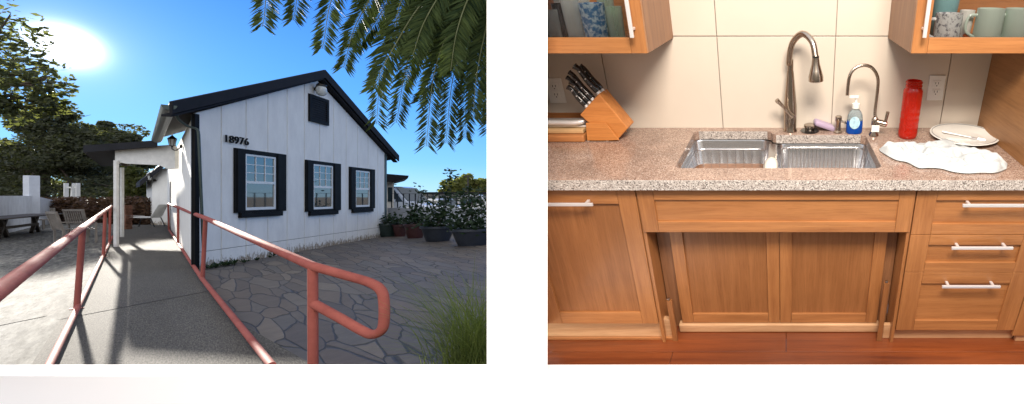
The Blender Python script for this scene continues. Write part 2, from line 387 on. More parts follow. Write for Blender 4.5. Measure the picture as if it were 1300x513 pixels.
# body runs back along the side wall direction
core.prism(prof,V2*29)
core.build('core_wall',M['trim'],house)
bd=MB()
edges=[0.02]
u,_=uz(281,150); step=.80; k=u
while k<LW: edges.append(k); k+=step
edges.append(LW)
for a,b in zip(edges,edges[1:]):
    a2,b2=a+.013,b-.013
    ztop=.34
    wbox(bd,a2,b2,-.15,ztop-.012,-.03,0)
    pts=[W(a2,ztop,-.03),W(b2,ztop,-.03)]
    if a2<UR<b2: pts+=[W(b2,rooflz(b2),-.03),W(UR,ZR,-.03),W(a2,rooflz(a2),-.03)]
    else: pts+=[W(b2,rooflz(b2),-.03),W(a2,rooflz(a2),-.03)]
    bd.prism(pts,NN*.03)
bd.build('gable_siding',M['house'],house,bevel=.004)
sd=MB(); v=.02
while v<20:
    b=min(v+1.1,20); wbox(sd,v+.008,b-.008,-.15,ZL-.02,-.03,0,S); v=b
sd.build('side_siding',M['house'],house,bevel=.004); sd=MB()
v=22.5
while v<29.5:
    b=min(v+1.1,29.5); wbox(sd,v+.008,b-.008,-.15,3.2,-.03,0,S); v=b
sd.build('side_siding',M['house'],house,bevel=.004)
ct=MB(); 
wbox(ct,-.02,.10,-.05,ZL,.002,.03); 
wbox(ct,-.02,.26,-.05,ZL,.002,.03,S)
ct.build('corner_trim',M['trim'],house)
ct=MB(); wbox(ct,LW-.12,LW+.02,-.05,ZL-.05,.002,.03); ct.build('corner_trim',M['gutter'],house)
# roof: slabs with fascia
d=.15; eL,eR=.85,.77; zt_r=5.72
def roofpt(u,z,o,v): return W(u,z,o)+VE*v
rl=MB()
zl,zrr=3.58,3.42
RB=17.0
th=.20
def roofslab(mb,u0,z0,u1,z1,v0,v1,t):
    a=[roofpt(u0,z0,d,v0),roofpt(u1,z1,d,v0),roofpt(u1,z1-t,d,v0),roofpt(u0,z0-t,d,v0)]
    mb.prism(a,VE*(v1-v0))
roofslab(rl,-eL,zl,UR,zt_r,0,8.6,.14); roofslab(rl,UR,zt_r,LW+eR,zrr,0,RB,.14)
roofslab(rl,1.2,zl+(zt_r-zl)*2.05/5.51,UR,zt_r,8.6,RB,.14)
roof=rl.build('roof',M['rooftrim'],house)
fb=MB()
def rake(mb,u0,z0,u1,z1,o0,o1,t,lift=.02):
    a=[W(u0,z0+lift,o0),W(u1,z1+lift,o0),W(u1,z1-t,o0),W(u0,z0-t,o0)]; mb.prism(a,NN*(o1-o0))
rake(fb,-eL,zl,UR,zt_r,d+.002,d+.045,.24); rake(fb,UR,zt_r,LW+eR,zrr,d+.002,d+.045,.24)
f_=fb.build('fascia',M['rooftrim'],roof)
sf=MB()      # soffit boards between wall and fascia
rake(sf,-eL+.05,zl-.26,UR,zt_r-.26,.002,d,.04,0); rake(sf,UR,zt_r-.26,LW+eR-.05,zrr-.26,.002,d,.04,0)
sf.build('soffit',M['rooftrim'],roof)
# eave gutter on the side wall, running back
gm=MB()
g0=W(-eL,zl-.06,d); g1=g0+VE*8.3+Vector((0,0,-.12))
pr=[]
for k in range(9):
    a=PI+PI*k/8; pr.append((.10*math.cos(a),.10*math.sin(a)))
hx=VE.cross(Vector((0,0,1)))
pts=[g0+hx*(-1)*(x+0.0)+Vector((0,0,z)) for x,z in pr]+[g0+hx*(-.09)*1*(-1)+Vector((0,0,.0)),g0+hx*(.09)*(-1)]
gm.prism([g0+hx*x+Vector((0,0,z)) for x,z in pr],g1-g0)
gm.build('gutter',M['gutter'],house,smooth=False)
ds=MB()
pa=P(229,152,9.55); 
ds.tube(catm([P(223,143,9.5),P(227,152,9.6),P(238,160,9.75),P(250,164,9.84),P(252.2,171,9.86)],5)+[W(.17,.1,.06)],.024,10)
ds.build('downspout',M['gutter'],house,smooth=True)
# windows
def window(l,t,r,b,gl,gt,gr,gb,cols):
    u0,_=uz(l,t); u1,_=uz(r,t); z1=(uz(l,t)[1]+uz(r,t+ (r-l)*.15)[1])/2; z0=uz(l,b)[1]
    g0,_=uz(gl,gt); g1,_=uz(gr,gt); y1=uz(gl,gt)[1]; y0=uz(gl,gb)[1]
    fr=MB(); o0,o1=.003,.045
    wbox(fr,u0,g0,z0,z1,o0,o1); wbox(fr,g1,u1,z0,z1,o0,o1); wbox(fr,g0,g1,y1,z1,o0,o1); wbox(fr,g0,g1,z0,y0,o0,o1)
    w=(g1-g0)
    wbox(fr,u0+(g0-u0)*.45,u1-(u1-g1)*.45,z0-.13,z0-.002,o0,.07)      # sill
    for a,b_ in ((u0,g0),(g1,u1)):                                       # raised strip on the side casing
        wbox(fr,a+(b_-a)*.12,a+(b_-a)*.42,z0+.03,z1-.03,o1+.001,.062)
    f=fr.build('window',M['trim'],house,bevel=.004)
    s=MB(); t_=.05
    wbox(s,g0,g0+t_,y0,y1,.004,.035); wbox(s,g1-t_,g1,y0,y1,.004,.035); wbox(s,g0+t_,g1-t_,y1-t_,y1,.004,.035); wbox(s,g0+t_,g1-t_,y0,y0+t_+.02,.004,.035)
    ym=(y0+y1)/2; wbox(s,g0+t_,g1-t_,ym-.035,ym+.03,.004,.038)
    m0=.011
    for i in range(1,cols):
        uu=g0+t_+(w-2*t_)*i/cols; wbox(s,uu-m0,uu+m0,ym+.03,y1-t_,.012,.028)
    for i in range(1,3):
        zz=ym+.03+(y1-t_-ym-.03)*i/3; wbox(s,g0+t_,g1-t_,zz-.009,zz+.009,.013,.027)
    s.build('sash',M['sash'],f)
    p=MB(); wbox(p,g0+t_,g1-t_,y0+t_,y1-t_,.006,.0145); p.build('pane',M['glass'],f)
window(296,187,361,270.5,309,195,348,267,3)
window(386.5,202,431,269,396,208,421,266,3)
window(442.5,211,474.5,266,450,216,468,263,3)
vt=MB(); u0,zt=uz(391,118.5); u1,_=uz(415.5,127); zb=uz(391,153.5)[1]
wbox(vt,u0,u1,zb,zt,.003,.02); t_=.11
for a,b,c,e in ((u0,u0+t_,zb,zt),(u1-t_,u1,zb,zt),(u0+t_,u1-t_,zt-t_,zt),(u0+t_,u1-t_,zb,zb+t_)): wbox(vt,a,b,c,e,.021,.05)
vo=vt.build('attic_vent',M['trim'],house)
sl=MB(); n=9
for i in range(n):
    z=zb+t_+(zt-zb-2*t_)*(i+.5)/n; wbox(sl,u0+t_,u1-t_,z-.02,z+.012,.021,.036)
sl.build('slat',M['rooftrim'],vo)
# house number
def textmesh(s,name,size,ext,mat,parent,mw,bold=.0):
    cu=bpy.data.curves.new(name,'FONT'); cu.body=s; cu.size=size; cu.extrude=ext; cu.offset=bold; cu.space_character=1.08
    to=bpy.data.objects.new(name,cu); COL.objects.link(to); bpy.context.view_layer.update()
    me=bpy.data.meshes.new_from_object(to.evaluated_get(bpy.context.evaluated_depsgraph_get())); bpy.data.objects.remove(to)
    o=bpy.data.objects.new(name,me); COL.objects.link(o); me.materials.clear(); me.materials.append(mat)
    xs=[v.co.x for v in me.vertices]; zs=[v.co.y for v in me.vertices]
    me.transform(Matrix.Translation((-min(xs),-min(zs),0)))
    me.transform(Matrix.Diagonal((1/(max(xs)-min(xs)),1/(max(zs)-min(zs)),1,1)))
    me.transform(mw); o.parent=parent; return o
ua,za=uz(284.5,171); ub,zb_=uz(313.5,187.5)
ht=uz(284.5,171)[1]-uz(284.5,180.5)[1]
rot=Matrix(((U.x,0,NN.x,0),(U.y,0,NN.y,0),(0,1,0,0),(0,0,0,1)))
mw=Matrix.Translation(W(ua,za-ht,.03))@rot@Matrix.Diagonal((ub-ua,ht,1,1))
num=textmesh('18976','house_number',.3,.012,M['trim'],house,mw,.0)
# floodlight under the gable peak
fl=empty('gable_lamp',(0,0,0),'round grey floodlight hanging under the peak of the gable','lamp')
b=MB(); pp=P(408,115,14.0)
b.lathe([(0,.17),(.07,.15),(.12,.09),(.13,0),(.12,-.10),(.07,-.16),(0,-.17)],pp,20); b.build('lamp_shade',M['lampglass'],fl,smooth=True)
b=MB(); b.tube([pp+Vector((0,0,.15)),pp+Vector((-.06,.0,.22)),W(4.5,5.02,.01)],.045,8); b.lathe([(0,.02),(.12,.02),(.12,-.02),(0,-.02)],pp+Vector((0,0,.17)),16); b.build('lamp_mount',M['bronze'],fl)
# side door and rear wing
dm=MB(); wbox(dm,20,22.5,-.1,2.35,-.1,-.04,S); dd=dm.build('door',M['trim'],house)
k=MB(); wbox(k,20,22.5,2.36,3.2,-.06,-.004,S); k.build('door_header',M['house'],house)
k=MB(); k.lathe([(0,.03),(.03,.02),(.03,-.02),(0,-.03)],S(20.3,1.0,-.01),10); k.build('handle',M['nickel'],dd)
rw=MB(); Yw=26.5
a=P(193,216,Yw); b_=P(209,216,Yw)
rw.prism([(a.x,Yw,-.1),(b_.x+1.5,Yw,-.1),(b_.x+1.5,Yw,a.z+.35),(a.x,Yw,a.z)],(-6.2,4,0)); rw.build('rear_wing_wall',M['house'],house)
rr=MB(); e0=P(177.5,230,Yw-.3); e1=P(209,205,Yw-.3)
rr.prism([e0,e1,e1+Vector((0,0,-.32)),e0+Vector((0,0,-.32))],(-6.2,4,0)); rr.build('rear_wing_roof',M['rooftrim'],house)
def lantern(at,n,s,label):
    t=empty('wall_lantern',at,label,'lantern','black carriage lanterns on the side walls')
    t.rotation_euler=(0,0,math.atan2(n.y,n.x)-0)   # local +x points off the wall
    m=MB(); m.lathe([(0,.03),(.055,.02),(.06,0),(.055,-.02),(0,-.03)],(.0,0,0),14,Matrix.Rotation(PI/2,4,'Y')); m.tube(catm([(.02,0,-.05),(.10,0,-.14),(.17,0,-.10),(.17,0,-.02)],5),.014,8)
    m.build('bracket',M['bronze'],t,smooth=True)
    m=MB(); 
    for k in range(6):
        a=2*PI*k/6; a0=(.17+.055*math.cos(a),.055*math.sin(a),0); a1=(.17+.085*math.cos(a),.085*math.sin(a),.22); m.tube([a0,a1],.007,6)
    m.lathe([(0,-.05),(.02,-.04),(.03,-.01),(.058,0),(.058,.012),(0,.012)],(.17,0,0),12); m.lathe([(.10,.22),(.095,.24),(.03,.32),(.012,.34),(.018,.36),(0,.38)],(.17,0,0),12); m.build('lantern_cage',M['bronze'],t)
    m=MB(); m.lathe([(.05,.012),(.078,.22)],(.17,0,0),12); m.build('lantern_glass',M['lampglass'],t,smooth=True)
    t.scale=(s,s,s); return t
v0,z0=vz(232,186); lantern(S(v0,z0,.03),N2,.92,'black carriage lantern on the side wall just below the gutter')
pl=P(196.5,229,Yw-.06); lantern(pl,Vector((0,-1,0)),1.25,'small far lantern on the rear wing wall seen through the porch')
# ================================================================ PORCH
por=empty('porch',(0,0,0),'lean-to porch with dark flat roof on white posts beside the house','porch')
Yp=13.8
def py_(px,py,Y=Yp): return P(px,py,Y)
r=MB()
A=py_(105.5,184.7); B=py_(200,178)
r.prism([A,B,B+Vector((0,0,-.20)),A+Vector((0,0,-.22))],VE*15.5+Vector((0,0,.15))); r.build('porch_roof',M['rooftrim'],por)
bm_=MB()
q1=py_(146,190,Yp+.25); q2=py_(222,186,Yp+.25)
bm_.prism([(q1.x,q1.y,q1.z+.0),(q1.x+.02,q1.y,q1.z+.03),(q2.x-.1,q2.y,q1.z+.16),(q2.x,q2.y,q1.z),(q2.x,q2.y,q1.z-.60),(q2.x-.25,q2.y,q1.z-.62),(q2.x-.5,q2.y,q1.z-.50),(q1.x+.35,q1.y,q1.z-.45),(q1.x+.1,q1.y,q1.z-.40),(q1.x,q1.y,q1.z-.45)],(0,.09,0))
bm_.prism([(q1.x,q1.y+.1,q1.z),(q1.x+.07,q1.y+.1,q1.z),(q1.x+.07,q1.y+.1,q1.z-.3),(q1.x,q1.y+.1,q1.z-.3)],VE*5)
bm_.build('porch_beam',M['postwhite'],por)
for (x,Y,yb) in ((147.5,Yp+.2,304),(154.8,Yp+3.6,291)):
    p=P(x,200,Y); m=MB(); m.box(p.x-.05,p.x+.05,Y-.03,Y+.03,-.02,q1.z-.35,bev=.006); m.build('porch_post',M['postwhite'],por)
m=MB(); m.lathe([(0,.06),(.09,.05),(.10,0),(.07,-.07),(0,-.09)],py_(159,208,Yp+.6),14); m.build('porch_lamp',M['bronze'],por,smooth=True)
# ================================================================ HANDRAILS
def ray_v(px,py,pxb,pyb):        # point above a foot point
    g=G(pxb,pyb); return P(px,py,g.y)
def rail_line(p0,p1,px):        # point on line p0->p1 whose image column is px
    r=(px-CX)/F; t=(r*p0.y-p0.x)/((p1.x-p0.x)-r*(p1.y-p0.y)); return p0.lerp(p1,t)
# left handrail
hl=empty('handrail',(0,0,0),'long red pipe handrail along the left edge of the ramp','handrail','red pipe handrails of the ramp')
fa=G(66,463); fb_=G(143,301.5)
dirr=(fb_-fa).normalized(); fa=fa-dirr*2.6
ba=Vector((fa.x,fa.y,.05)); bb=Vector((fb_.x,fb_.y,.05))
m=MB(); m.tube([ba,bb],.026,12); m.build('bottom_rail',M['rail'],hl,smooth=True)
def on_foot(px,py):
    g=G(px,py); return g
ft=on_foot(97.5,392); topz=P(105,289,ft.y).z
ta=P(105,289,ft.y); tb_=P(141,262,on_foot(141,306).y)
dt=(tb_-ta); tstart=ta-dt*.62
m=MB(); m.tube([tstart,ta,tb_],.036,16); m.build('top_rail',M['rail'],hl,smooth=True)
for px,py in ((97.5,392),(131.2,326),(139,309.5)):
    g=on_foot(px,py); tp=rail_line(ta,tb_,px+ (7.5 if px<100 else 2.2 if px<135 else 1.0))
    tp=Vector((tp.x,tp.y,tp.z)); m=MB(); m.tube([Vector((g.x,g.y,0)),tp],.028 if px<100 else .026,12); m.build('post',M['rail'],hl,smooth=True)
    m=MB(); m.lathe([(0,.008),(.06,.008),(.06,0),(0,0)],(g.x,g.y,0.001),14); m.build('base_flange',M['rail'],hl)
m=MB(); g=G(153.5,290.5); m.tube([g,g+Vector((0,0,1.15))],.04,12); m.build('post',M['rail'],hl,smooth=True)
# right handrail with its return loop
hr=empty('handrail',(0,0,0),'salmon pipe handrail with rounded end loop on the right of the ramp','handrail','red pipe handrails of the ramp')
gR=G(398,470); Yr=gR.y
pR=P(397,338,Yr); endp=P(468,358,Yr-.06)
c1=P(484.5,364,Yr-.07)
post2=G(257,356); p2=P(261,277,post2.y)
far=G(214.5,292.5); p3=P(213.5,258.5,far.y)
loop=[p3,p2,pR]+[P(440,350,Yr-.04),P(470,359,Yr-.06),P(484,369,Yr-.075),P(487.5,384,Yr-.08),P(487.5,408,Yr-.08),P(484,419.5,Yr-.08),P(474,424.5,Yr-.075),P(462,421,Yr-.065),P(430,403,Yr-.03),P(399,386,Yr)]
pth=[p3,p2,p2.lerp(pR,.5)]+catm(loop[2:],6)
m=MB(); m.tube(pth,.040,16); m.build('top_rail',M['rail'],hr,smooth=True)
def vpost(px,py,tp,r=.028,z0=-.02):
    g=G(px,py); m=MB(); m.tube([Vector((tp.x,tp.y,z0)) if g is None else Vector((g.x,g.y,z0)),tp],r,14); m.build('post',M['rail'],hr,smooth=True)
vpost(397.5,470,pR,.036,-.1)
vpost(257,356,p2,.028)
vpost(226,310.5,rail_line(p3,p2,226.3),.028)
vpost(214.5,292.5,p3,.03)
b0=G(345,470); b1=G(215,293.5); bm0=G(257,357.5)
m=MB(); m.tube([b0+Vector((0,0,.045)),bm0+Vector((0,0,.045)),b1+Vector((0,0,.045))],.030,12); m.build('bottom_rail',M['rail'],hr,smooth=True)
# ================================================================ LEFT YARD
def leaves(mb,c,rad,n,size,rnd,flat=1.0,shell=.55):
    # leaf-sized faces spread through one clump
    c=Vector(c)
    for _ in range(n):
        while True:
            d=Vector((rnd.uniform(-1,1),rnd.uniform(-1,1),rnd.uniform(-1,1)))
            if .05<d.length<1: break
        r=d.length; d=d/r*(shell+(1-shell)*r if rnd.random()<.75 else r)
        p=c+Vector((d.x*rad[0],d.y*rad[1],d.z*rad[2]))
        a=Vector((rnd.gauss(0,1),rnd.gauss(0,1),rnd.gauss(0,.7))).normalized(); b=a.cross(Vector((rnd.gauss(0,1),rnd.gauss(0,1),rnd.gauss(0,1)))).normalized()
        s=size*rnd.uniform(.6,1.3)
        mb.face((p-a*s*.5,p+b*s*.26,p+a*s*.5,p-b*s*.26))
def tree(name,foot,trunk_h,blobs,n,size,mat,label,group=None,tr=.18,seed=1,trunk_to=None,cat='tree',cl=(.25,.7),nc=11):
    rnd=random.Random(seed); t=empty(name,foot,label,cat,group); f=Vector(foot)
    m=MB(); top=Vector((rnd.uniform(-.3,.3),rnd.uniform(-.3,.3),trunk_h)) if trunk_to is None else Vector(trunk_to)-f
    m.tube(catm([(0,0,-.2),top*.5+Vector((rnd.uniform(-.2,.2),0,0)),top],5),[tr*1.3-(tr*.7)*i/10 for i in range(11)],10)
    for c,rad,w in blobs:
        e=Vector(c)-f; mid=top.lerp(e,.5)+Vector((0,0,.15*e.length*.3)); pts=catm([top*.85,mid,e],4)
        m.tube(pts,[tr*.5*(1-.8*i/(len(pts)-1)) for i in range(len(pts))],6)
        for _ in range(5):
            d=Vector((rnd.uniform(-1,1)*rad[0],rnd.uniform(-1,1)*rad[1],rnd.uniform(-.6,1)*rad[2]))*.85
            pts=catm([mid.lerp(e,.6),e+d*.5+Vector((0,0,.05)),e+d],3)
            m.tube(pts,[tr*.18*(1-.8*i/(len(pts)-1)) for i in range(len(pts))],5)
    m.build('trunk',M['bark'],t,smooth=True)
    m=MB(); W_=sum(b[2] for b in blobs)
    for c,rad,w in blobs:
        k=int(n*w/W_); sub=max(3,int(nc*w))
        for i in range(sub):
            d=Vector((rnd.gauss(0,.5),rnd.gauss(0,.5),rnd.gauss(0,.5)))
            if d.length>1: d.normalize()
            cc=Vector(c)-f+Vector((d.x*rad[0],d.y*rad[1],d.z*rad[2])); s=rnd.uniform(*cl)
            leaves(m,cc,(rad[0]*s,rad[1]*s,rad[2]*s),k//sub,size,rnd)
    m.build('crown',mat,t,fix=False); return t
def blob(px,py,Y,wx,wz,w=1,wy=None):      # pixel radii
    p=P(px,py,Y); rx=wx/F*Y; rz=wz/F*Y; return (p,(rx,wy or rx*.8,rz),w)
# near branch tree, top left, crown mostly out of frame
tree('leafy_tree',G(-110,345),5.0,[blob(2,40,15,17,36,1.0,.8),blob(18,92,15,30,26,1.2,.8),blob(8,132,15,24,26,1.0,.8),blob(42,108,14.5,20,20,.7,.6),blob(58,132,15.5,14,14,.35,.5),blob(-60,60,15,50,70,2.2,2),blob(34,140,15.2,18,16,.5,.6)],3900,.20,M['leaf_near'],'olive leafed tree reaching in at the top left beneath the sun','tree' and None,.22,3,trunk_to=P(-70,150,15),cl=(.30,.6),nc=12)
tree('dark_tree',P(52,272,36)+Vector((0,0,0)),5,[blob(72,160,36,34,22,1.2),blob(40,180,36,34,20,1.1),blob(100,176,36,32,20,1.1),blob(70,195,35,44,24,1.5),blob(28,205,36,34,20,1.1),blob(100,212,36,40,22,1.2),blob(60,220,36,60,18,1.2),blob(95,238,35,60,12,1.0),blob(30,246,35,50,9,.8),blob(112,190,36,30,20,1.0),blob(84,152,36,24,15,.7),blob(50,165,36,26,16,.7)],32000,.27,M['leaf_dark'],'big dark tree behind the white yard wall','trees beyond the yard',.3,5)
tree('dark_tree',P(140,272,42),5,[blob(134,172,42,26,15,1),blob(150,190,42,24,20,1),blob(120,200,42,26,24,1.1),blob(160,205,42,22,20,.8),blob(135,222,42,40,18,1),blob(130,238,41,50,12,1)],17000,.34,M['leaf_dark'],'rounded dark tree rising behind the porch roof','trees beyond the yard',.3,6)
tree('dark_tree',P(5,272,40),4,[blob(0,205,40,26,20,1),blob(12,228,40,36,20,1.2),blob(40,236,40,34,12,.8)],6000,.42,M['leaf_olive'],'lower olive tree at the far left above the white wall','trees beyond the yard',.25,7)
tree('small_tree',P(180,275,34),3,[blob(172,228,34,14,14,1),blob(186,240,34,12,10,.8),blob(165,245,34,12,10,.8)],3500,.32,M['leaf_olive'],'light green tree seen through the porch opening','trees beyond the yard',.15,8)
# yard wall, left
yw=empty('yard_wall',(0,0,0),'low white stucco yard wall at the left with a square pillar','wall')
m=MB(); a=P(-90,250,13.5); b=P(36,250,24)
a=Vector((a.x,a.y,0)); b=Vector((b.x,b.y,0)); 
def wallseg(m,a,b,z0,z1a,z1b,t=.2):
    n=(b-a).cross(Vector((0,0,1))).normalized()*t
    m.prism([(a.x,a.y,z0),(b.x,b.y,z0),(b.x,b.y,z1b),(a.x,a.y,z1a)],n)
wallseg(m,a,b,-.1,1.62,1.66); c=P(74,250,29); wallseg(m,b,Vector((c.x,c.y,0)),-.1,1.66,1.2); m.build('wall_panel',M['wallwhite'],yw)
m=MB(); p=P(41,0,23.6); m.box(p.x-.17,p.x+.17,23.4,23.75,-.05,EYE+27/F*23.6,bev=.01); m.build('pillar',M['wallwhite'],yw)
# white fence stakes behind the hedge
fs=empty('picket_fence',(0,0,0),'short run of leaning white stakes above the brown hedge','fence')
m=MB()
for px,w,t in ((84,.09,0),(91,.07,.10),(93.5,.07,-.03),(99,.08,0)):
    p=P(px,248,28); m.beam((p.x,28,.8),(p.x+t,28,EYE+(CY-232.5)/F*28),w*2,.05)
m.build('stake',M['postwhite'],fs)
p0=P(83,238,28.05); p1=P(100,238,28.05); m=MB(); m.beam(p0,p1,.05,.09); m.build('fence_rail',M['postwhite'],fs)
# brown ivy hedge
rnd=random.Random(9)
hg=MB()
for i in range(30):
    px=54+i*4.7; leaves(hg,P(px,268+rnd.uniform(-2,2),27+rnd.uniform(-.5,.8)),(.5,.6,.85),340,.17,rnd,shell=.8)
hedge=empty('hedge',(0,0,0),'low brown tangled hedge across the back of the yard','hedge')
hg.build('foliage',M['ivy'],hedge,fix=False)
m=MB()
for i in range(26):
    px=56+i*5.2; p=P(px,284,27.3); m.tube(catm([(p.x,p.y,-.1),(p.x+rnd.uniform(-.2,.2),p.y,.7),(p.x+rnd.uniform(-.5,.5),p.y,1.6)],3),[.035]*7 if 0 else .03,5)
m.box(P(56,0,27.7).x,P(192,0,27.7).x,27.6,28.0,-.1,1.2); m.build('stem',M['bark'],hedge)
# brick pillar beside the porch
bp=MB(); rnd=random.Random(4); p=G(158,291); zz=0; 
while zz<1.12:
    off=rnd.uniform(-.03,.03)
    for (dx,dy) in ((-.10,-.06),(0.03,-.06),(-.10,.06),(.03,.06)):
        bp.box(p.x+dx+off,p.x+dx+.125+off,p.y+dy,p.y+dy+.115,zz,zz+.075,bev=.006)
    zz+=.085
tag(bp.build('brick_pillar',simple('worn_brick',(.26,.12,.075),.85,var=.4,scale=8,bump=.3)),'short stack of worn bricks standing by the porch post','pillar')
# picnic table
pt=empty('picnic_table',(0,0,0),'dark weathered picnic table with crossed legs by the white wall','table')
TP=P(24,276,17.6); tw=1.9; 
def tabledir(): return Vector((-.80,.60,0)).normalized()
td=tabledir(); tn=Vector((td.y,-td.x,0))
t0=P(-28,277,15.6); t1=P(58,272.5,21.0); t0.z=t1.z=.78
td=(t1-t0).normalized(); tn=Vector((td.y,-td.x,0))
m=MB()
for i in range(5):
    o=tn*(-.36+i*.18); m.beam(t0+o,t1+o,.165,.05)
m.build('tabletop',M['oldwood'],pt)
for f_ in (.30,.80):
    c=t0.lerp(t1,f_); c.z=0
    m=MB(); m.beam(c-td*.55+Vector((0,0,0)),c+td*.35+Vector((0,0,.75)),.09,.14); m.beam(c+td*.55,c-td*.35+Vector((0,0,.75)),.09,.14); m.build('trestle',M['oldwood'],pt)
m=MB(); m.beam(t0.lerp(t1,.25)-Vector((0,0,.42)),t0.lerp(t1,.85)-Vector((0,0,.42)),.07,.1); m.build('brace',M['oldwood'],pt)
m=MB(); p=P(50,262,21.5); m.box(p.x-.25,p.x+.35,21.4,21.8,.45,.50); 
for dx in (-.22,.32):
    for dy in (21.42,21.76): m.box(p.x+dx-.025,p.x+dx+.025,dy-.02,dy+.02,0,.45)
for k in range(3): m.box(p.x+.05+k*.1,p.x+.09+k*.1,21.76,21.8,.5,1.05)
tag(m.build('garden_chair',M['chairwood']),'small grey chair tucked at the far end of the picnic table','chair')
# slatted patio chairs
def pchair():
    t=empty('patio_chair',(0,0,0),'x','chair','slatted wooden chairs on the patio')
    m=MB()
    for k in range(7): m.box(-.24,.24,-.24+k*.07,-.24+k*.07+.05,.43,.455)
    m.build('seat',M['chairwood'],t)
    m=MB(); m.beam((-.24,.26,.42),(-.24,.36,.95),.04,.04); m.beam((.24,.26,.42),(.24,.36,.95),.04,.04); m.beam((-.27,.36,.95),(.27,.36,.95),.03,.07)
    for k in range(8): x=-.19+k*.054; m.beam((x,.27,.47),(x,.35,.92),.022,.015)
    m.build('backrest',M['chairwood'],t)
    for x in (-.23,.23):
        for y in (-.23,.25): m=MB(); m.beam((x,y,0),(x,y,.43),.035,.035); m.build('leg',M['chairwood'],t)
    for x in (-.26,.26): m=MB(); m.beam((x,-.22,.64),(x,.30,.66),.05,.025); m.beam((x,-.22,.43),(x,-.22,.64),.03,.03); m.build('armrest',M['chairwood'],t)
    return t
ch=pchair(); ch.location=G(97,308); ch.location.z=-.03; ch.rotation_euler=(0,0,2.9); ch.scale=(1.15,1.3,1.15); ch['label']='slatted chair nearer the ramp rail, its back to the camera'
c2=copy_tree(ch,None,'slatted chair farther back beside the brown hedge'); c2.location=G(112,299); c2.location.z=-.03; c2.rotation_euler=(0,0,3.4)
# porch chairs beyond
def mchair(loc,rz,label):
    t=empty('porch_chair',loc,label,'chair','pale chairs under the porch')
    m=MB(); m.prism([(-.26,-.25,.40),(.26,-.25,.40),(.26,.25,.38),(-.26,.25,.38)],(0,0,.04)); m.build('seat',M['postwhite'],t)
    m=MB(); m.prism([(-.26,.25,.42),(.26,.25,.42),(.22,.42,.95),(-.22,.42,.95)],(0,.03,.01)); m.build('backrest',M['postwhite'],t,bevel=.02)
    for x in (-.24,.24):
        m=MB(); m.tube([(x,-.3,0),(x,-.24,.4),(x,.24,.4),(x,.35,0)],.015,6); m.build('leg',M['iron'],t)
    t.rotation_euler=(0,0,rz); return t
mc=mchair(G(185,288),-1.1,'pale low chair under the porch against the rear hedge'); mc.scale=(1.4,1.4,1.25)
m=MB(); p=G(165,288); m.lathe([(0,.6),(.45,.6),(.45,.57),(.04,.56),(.04,.03),(.22,.02),(.22,0),(0,0)],p,18); tag(m.build('side_table',M['chairwood'],smooth=True),'round side table next to the brick pillar under the porch','table')
# ================================================================ RIGHT YARD
# low white wall with iron railing
yr=empty('front_wall',(0,0,0),'low white wall topped with thin black iron railing at the parking lot','wall')
Yf=20.5
x0=P(492,0,Yf).x; x1=P(760,0,Yf).x
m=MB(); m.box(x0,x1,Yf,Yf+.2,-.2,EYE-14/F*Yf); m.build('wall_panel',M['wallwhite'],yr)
m=MB(); x=x0+.1
while x<x1: m.box(x-.02,x+.02,Yf+.09,Yf+.114,1.08,EYE+4/F*Yf); x+=.28
m.box(x0,x1,Yf+.09,Yf+.115,EYE+4/F*Yf,EYE+4.3/F*Yf); m.build('railing',M['iron'],yr)
# neighbour with dark overhanging roof
nb=empty('neighbour_building',(0,0,0),'small white building with dark overhanging roof right behind the house corner','building')
Yn=27; m=MB(); a=P(470,219,Yn); b=P(519,223,Yn)
m.prism([a,b,b+Vector((-.05,0,-.16)),P(500,231,Yn),P(470,229,Yn)],(-4.6,5,0)); m.build('roof',M['rooftrim'],nb)
m=MB(); a=P(470,229,Yn+.5); b=P(500,229,Yn+.5); m.prism([(a.x,a.y,-.1),(b.x,b.y,-.1),(b.x,b.y,b.z),(a.x,a.y,b.z)],(-4.6,5,0)); m.build('wall',M['house'],nb)
m=MB(); a=P(493,234,Yn+.48); m.box(a.x,a.x+.25,Yn+.44,Yn+.49,1.3,2.2); m.build('window',M['carglass'],nb)
